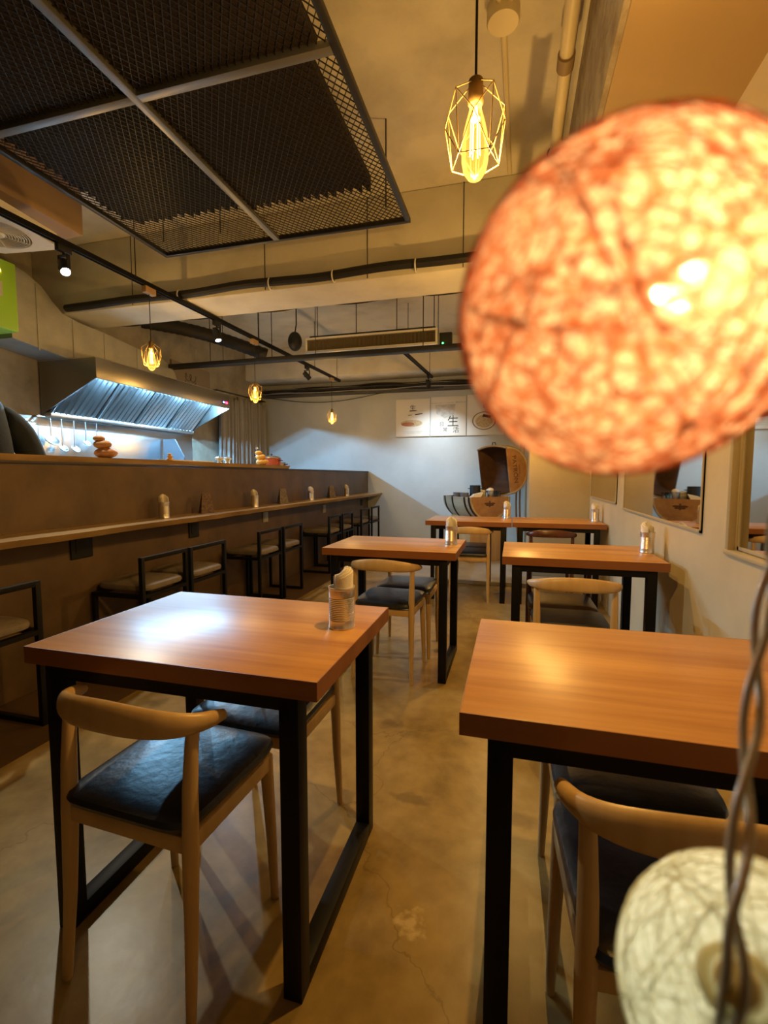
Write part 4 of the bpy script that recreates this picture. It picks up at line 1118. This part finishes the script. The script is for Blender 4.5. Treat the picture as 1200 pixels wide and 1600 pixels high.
def local(o, Mx): o.matrix_local = Mx; return o
bx = Rz
local(part('lower_staves', half_barrel(ZT, True), M['barrel_stave'], bb), bx)
for y, nm in ((-L / 2 + .012, 'front'), (L / 2 - .03, 'rear')):
    local(part('end_disc', end_disc(ZT, True, y), M['barrel'], bb), bx)
for v in (-.93, -.70, .05, .72): local(part('hoop', hoop(ZT, True, v), M['iron'], bb), bx)
local(part('tray', lambda b: box(b, -R * .86, R * .86, -L / 2 + .03, L / 2 - .03, ZT - .035, ZT - .020), M['barrel_dark'], bb), bx)
def bee(b):
    y = -L / 2 + .0115
    for cx, cz, rx, rz in ((0, ZT - .10, .016, .030), (0, ZT - .065, .013, .013), (-.045, ZT - .085, .040, .013), (.045, ZT - .085, .040, .013), (-.035, ZT - .107, .028, .010), (.035, ZT - .107, .028, .010)):
        disc(b, cx, cz, rx, rz, y, .0015)
local(part('emblem', bee, M['burn'], bb), bx)
local(part('stand', lambda b: [box(b, -.24, .24, -.25, -.23, 0, .60, .003), box(b, -.24, .24, .20, .22, 0, .60, .003), box(b, -.24, -.22, -.23, .20, 0, .60, .003), box(b, .22, .24, -.23, .20, 0, .60, .003)], M['stand'], bb), bx)
# lid: same half shell, hinged on the back-right edge, swung up
lidM = Rz @ Matrix.Translation((R, 0, ZT + .012)) @ Matrix.Rotation(math.radians(82), 4, 'Y') @ Matrix.Translation((-R, 0, 0))
local(part('lid_staves', half_barrel(0, False), M['barrel_stave'], bb), lidM)
local(part('lid_lining', lambda b: half_barrel(0, False, .004)(b) or bmesh.ops.scale(b, vec=(.915, .96, .915), verts=b.verts[:]), M['barrel_dark'], bb), lidM)
for y, mm in ((-L / 2 + .012, 'barrel'), (L / 2 - .03, 'barrel_dark')): local(part('lid_end_disc', end_disc(0, False, y), M[mm], bb), lidM)
for v in (-.93, -.70, .72): local(part('lid_hoop', hoop(0, False, v), M['barrel_stave'], bb), lidM)
local(part('lid_handle', lambda b: tube(b, [(-R * 1.03 - .004, -.04, .05), (-R * 1.03 - .035, -.03, .05), (-R * 1.03 - .035, .03, .05), (-R * 1.03 - .004, .04, .05)], .006, 8), M['iron'], bb), lidM)
tm = Matrix.Translation((0, -L / 2 + .0112, .075)) @ Matrix.Rotation(PI / 2, 4, 'X')
o = glyph('PATR\u00d3N', .092, 0, 0, M['burn'], bb, rot=tm); local(o, lidM)
o = glyph('TEQUILA', .034, 0, 0, M['burn'], bb, rot=Matrix.Translation((0, -L / 2 + .0112, .165)) @ Matrix.Rotation(PI / 2, 4, 'X')); local(o, lidM)
def onb(x, y): # barrel-local to world
    p = Rz @ Vector((x, y, 0)); return (-.49 + p.x, 6.46 + p.y, .045 + ZT - .020)
bl_ = pot(onb(-.02, -.02), .07, .16, M['black'], 'black pot standing on the half barrel', lid=False, name='black_pot')
for i, (x, y) in enumerate(((-.17, .18), (-.15, .04))):
    t = thing('bowl_stack', 'stack of grey bowls on the barrel, %s' % ('rear stack' if i == 0 else 'front stack'), 'bowls', onb(x, y), group='grey bowls on the barrel')
    for k in range(3): part('bowl', lambda b: lathe(b, [(.03, k * .016), (.065, k * .016 + .032), (.067, k * .016 + .034), (.062, k * .016 + .034), (.028, k * .016 + .006), (.001, k * .016 + .006)], 24), mat('grey_ware', (.42, .44, .47), .4), t)
t = thing('napkin_pile', 'slanting pile of white napkins at the left rim of the barrel', 'napkins', onb(-.10, -.15), .3)
part('pile', lambda b: prism(b, [(-.08, -.06, 0), (.05, -.06, 0), (.09, -.06, .075), (-.02, -.06, .05)], (0, .12, 0)), M['paper'], t)
t = thing('wire_basket', 'low grey metal box behind the napkin cup on the barrel', 'box', onb(.09, .02))
part('body', lambda b: [box(b, -.07, .07, -.07, .07, 0, .10, .004)], M['galv'], t)
part('band', lambda b: [box(b, -.072, .072, -.072, .072, z, z + .008) for z in (.03, .07)], M['inox_dark'], t)
t = thing('napkin_cup', 'shiny steel cup on the barrel beside the glasses', 'cup', onb(.12, -.17))
part('cup', lambda b: lathe(b, [(.035, 0), (.045, .095), (.047, .097), (.042, .097), (.033, .005), (.001, .005)], 24), M['tin'], t)
na2 = part('paper_napkins', lambda b: [ball(b, (0, 0, .105), .042, 10, (1, .8, .7)), ball(b, (-.03, .02, .10), .03, 10, (1, .7, .6))], M['paper']); na2.location = onb(.12, -.17); tag(na2, 'crumpled white napkins filling the steel cup on the barrel', 'napkins')
for i, (x, y) in enumerate(((.19, -.20), (.22, -.12), (.235, -.19))):
    t = thing('drinking_glass', 'clear drinking glass on the barrel, %s of three' % ('leftmost', 'rearmost', 'rightmost')[i], 'glass', onb(x, y), group='glasses on the barrel')
    part('glass', lambda b: lathe(b, [(.024, 0), (.03, .09), (.028, .09), (.022, .006), (.001, .006)], 20), M['clear_glass'], t)
# leaning staves beside the corner box
for i, dx in enumerate((0, .045)):
    def f(b):
        P = []; 
        for k in range(16):
            u = k / 15
            P.append((.06 * math.sin(u * PI) * -1 + .03, 0, u * 1.62))
        tube(b, P, 1, 8, flat=([.012] * 16, [.028] * 16), up0=(1, 0, 0))
    o = part('barrel_stave', f, M['stand']); o.location = (.07 + dx * 1.1, 6.93 + dx * 2.0, .047)
    tag(o, 'curved pale barrel stave leaning upright by the corner box, %s' % ('left' if i == 0 else 'right'), 'stave', 'leaning staves')

# ------------------------------------------------------------------ cotton ball string lights close to the lens
CAM = Vector((0, 0, 1.1728558))
def ball_light(direction, dist, R_, shell, yarn, label, nst, power, seed, led=True):
    c = CAM + Vector(direction).normalized() * dist
    t = thing('cotton_ball_light', label, 'ball light', c, group='cotton ball lights')
    def sh(b):
        ball(b, (0, 0, 0), R_, 32)
        for v in b.verts: v.co *= 1 + .012 * noise.noise(v.co * (60 * .035 / R_))
    part('thread_shell', sh, M[shell], t, smooth=180)
    rd = random.Random(seed)
    def ya(b):
        for k in range(nst):
            ax = Vector((rd.gauss(0, 1), rd.gauss(0, 1), rd.gauss(0, 1))).normalized()
            u = ax.orthogonal().normalized(); v = ax.cross(u)
            off = rd.uniform(-.55, .55); rr = math.sqrt(1 - off * off)
            a0 = rd.uniform(0, 2 * PI); sp_ = rd.uniform(1.2, 4.5); n = int(10 + sp_ * 7)
            w1, w2 = rd.uniform(0, 6), rd.uniform(0, 6)
            P = []
            for i in range(n + 1):
                a = a0 + sp_ * i / n
                p = ax * (off + .05 * math.sin(a * 3 + w1)) + (u * math.cos(a) + v * math.sin(a)) * rr
                P.append(p.normalized() * R_ * (1.004 + .006 * math.sin(a * 2 + w2)))
            tube(b, P, R_ * rd.uniform(.0024, .0050), 5)
    y = part('yarn', ya, M[yarn], t, smooth=180); y['kind'] = 'stuff'
    return t, c
b1, c1 = ball_light((.179, .941, .287), .115, .0325, 'orange_thread', 'orange_yarn', 'large blurred orange cotton ball light hanging close to the lens, upper right', 260, 0, 11)
LO = (.0066, -.0130, .0001)
part('led', lambda b: ball(b, LO, .0042, 8), M['led_ball'], b1)
light('led_light', 'POINT', .0140, (1, .90, .74), LO, b1, .0035)
b2_, c2 = ball_light((.317, .663, -.678), .200, .0327, 'cream_thread', 'cream_yarn', 'white cotton ball light at the bottom right corner, wire hanging in front', 200, 0, 12)
light('led_light', 'POINT', .024, (.96, 1, .86), (0, 0, 0), b2_, .004)
# rays through the photograph for the wire (fixed points in the room)
def P3(x, y, d):
    f, pitch, yaw = 738.4589, .0768435, .2669769
    F = Vector((-math.sin(yaw) * math.cos(pitch), math.cos(yaw) * math.cos(pitch), -math.sin(pitch)))
    Rr = Vector((math.cos(yaw), math.sin(yaw), 0)); U = Rr.cross(F)
    return CAM + (F + Rr * ((x - 600) / f) - U * ((y - 800) / f)).normalized() * d
HP = P3(1158, 1545, .170)
hd = (HP - c2).normalized()
q = hd.to_track_quat('Z', 'Y').to_matrix().to_4x4()
MH = q; MH.translation = hd * .0325
part('lamp_holder', lambda b: lathe(b, [(.0034, -.004), (.0044, .001), (.0040, .0055), (.0015, .006)], 20, M=MH), M['holder'], b2_, 'yellowish translucent bulb holder')
part('opening_ring', lambda b: tube(b, [MH @ Vector((.0072 * math.cos(a), .0062 * math.sin(a), -.0004 + .0006 * math.sin(a * 2))) for a in [2 * PI * k / 28 for k in range(28)]], .0014, 8, closed=True), M['cream_yarn'], b2_, 'white ring round the bulb opening')
part('lit_opening_disc', lambda b: lathe(b, [(.001, .0012), (.0062, .0004), (.0062, -.0002), (.001, .0004)], 24, M=MH, cap=False), yarn_mat('white_translucent_disc', (.97, .96, .90), .8), b2_, 'white disc added for the lit opening inside the ring')  # translucent disc added to stand for the bright lit opening
wire_pts = [P3(1100, 1720, .178), P3(1138, 1590, .166), P3(1150, 1520, .159), P3(1146, 1420, .158), P3(1160, 1280, .162), P3(1172, 1150, .170), P3(1186, 1010, .180), P3(1204, 880, .19), P3(1240, 700, .19), P3(1285, 480, .185)]
e = wire_pts[-1]
wire_pts += [Vector((e.x + .01, e.y - .004, e.z + .25)), Vector((e.x + .012, e.y - .006, 2.0)), Vector((e.x + .012, e.y - .006, ZC - .01))]
def catmull(P, per=14):
    out = []
    for i in range(len(P) - 1):
        p0, p1, p2, p3 = P[max(i - 1, 0)], P[i], P[i + 1], P[min(i + 2, len(P) - 1)]
        for k in range(per):
            t_ = k / per
            out.append(.5 * ((2 * p1) + (p2 - p0) * t_ + (2 * p0 - 5 * p1 + 4 * p2 - p3) * t_ ** 2 + (3 * p1 - p0 - 3 * p2 + p3) * t_ ** 3))
    out.append(P[-1]); return out
ws = thing('string_light_wire', 'twisted clear wire pair hanging down the right edge in front of the white ball', 'wire', wire_pts[0])
path = catmull(wire_pts, 24)
for s in (0, PI):
    def tw(b, s=s):
        P = []; acc = 0
        for i, p in enumerate(path):
            tg = (path[min(i + 1, len(path) - 1)] - path[max(i - 1, 0)]).normalized()
            if i: acc += (p - path[i - 1]).length
            u = tg.cross(Vector((0, 1, 0))).normalized(); v = tg.cross(u)
            a = s + acc * 2 * PI / .062
            if i > 24 * 10.2: a = s + (acc) * 2 * PI / .30
            P.append(p + (u * math.cos(a) + v * math.sin(a)) * .0017 - wire_pts[0])
        tube(b, P, .00115, 8)
    part('wire', tw, M['wire_grey'], ws, smooth=80)
part('ceiling_hook', lambda b: lathe(b, [(.012, 0), (.012, -.012), (.003, -.02)], 16, wire_pts[-1] + Vector((0, 0, .01)) - wire_pts[0]), M['frame_dark'], ws)

# ------------------------------------------------------------------ world, camera, view
wd = bpy.data.worlds.new('World'); S.world = wd; wd.use_nodes = True
wd.node_tree.nodes['Background'].inputs[0].default_value = (1, .80, .55, 1); wd.node_tree.nodes['Background'].inputs[1].default_value = .02
cd = bpy.data.cameras.new('Camera'); co = bpy.data.objects.new('Camera', cd); C.objects.link(co)
yaw, pitch, roll = .2669769, .0768435, -.0010127
co.location = CAM
F = Vector((-math.sin(yaw) * math.cos(pitch), math.cos(yaw) * math.cos(pitch), -math.sin(pitch)))
co.rotation_euler = F.to_track_quat('-Z', 'Y').to_euler()
cd.sensor_fit = 'VERTICAL'; cd.sensor_height = 36; cd.sensor_width = 27; cd.lens = 738.4589 / 1600 * 36
cd.clip_start = .01; cd.clip_end = 60
cd.dof.use_dof = True; cd.dof.focus_distance = 2.3; cd.dof.aperture_fstop = 8.0
S.camera = co
vs = S.view_settings
vs.view_transform = 'Standard'; vs.look = 'None'; vs.exposure = 0.72; vs.gamma = 1; vs.use_curve_mapping = False
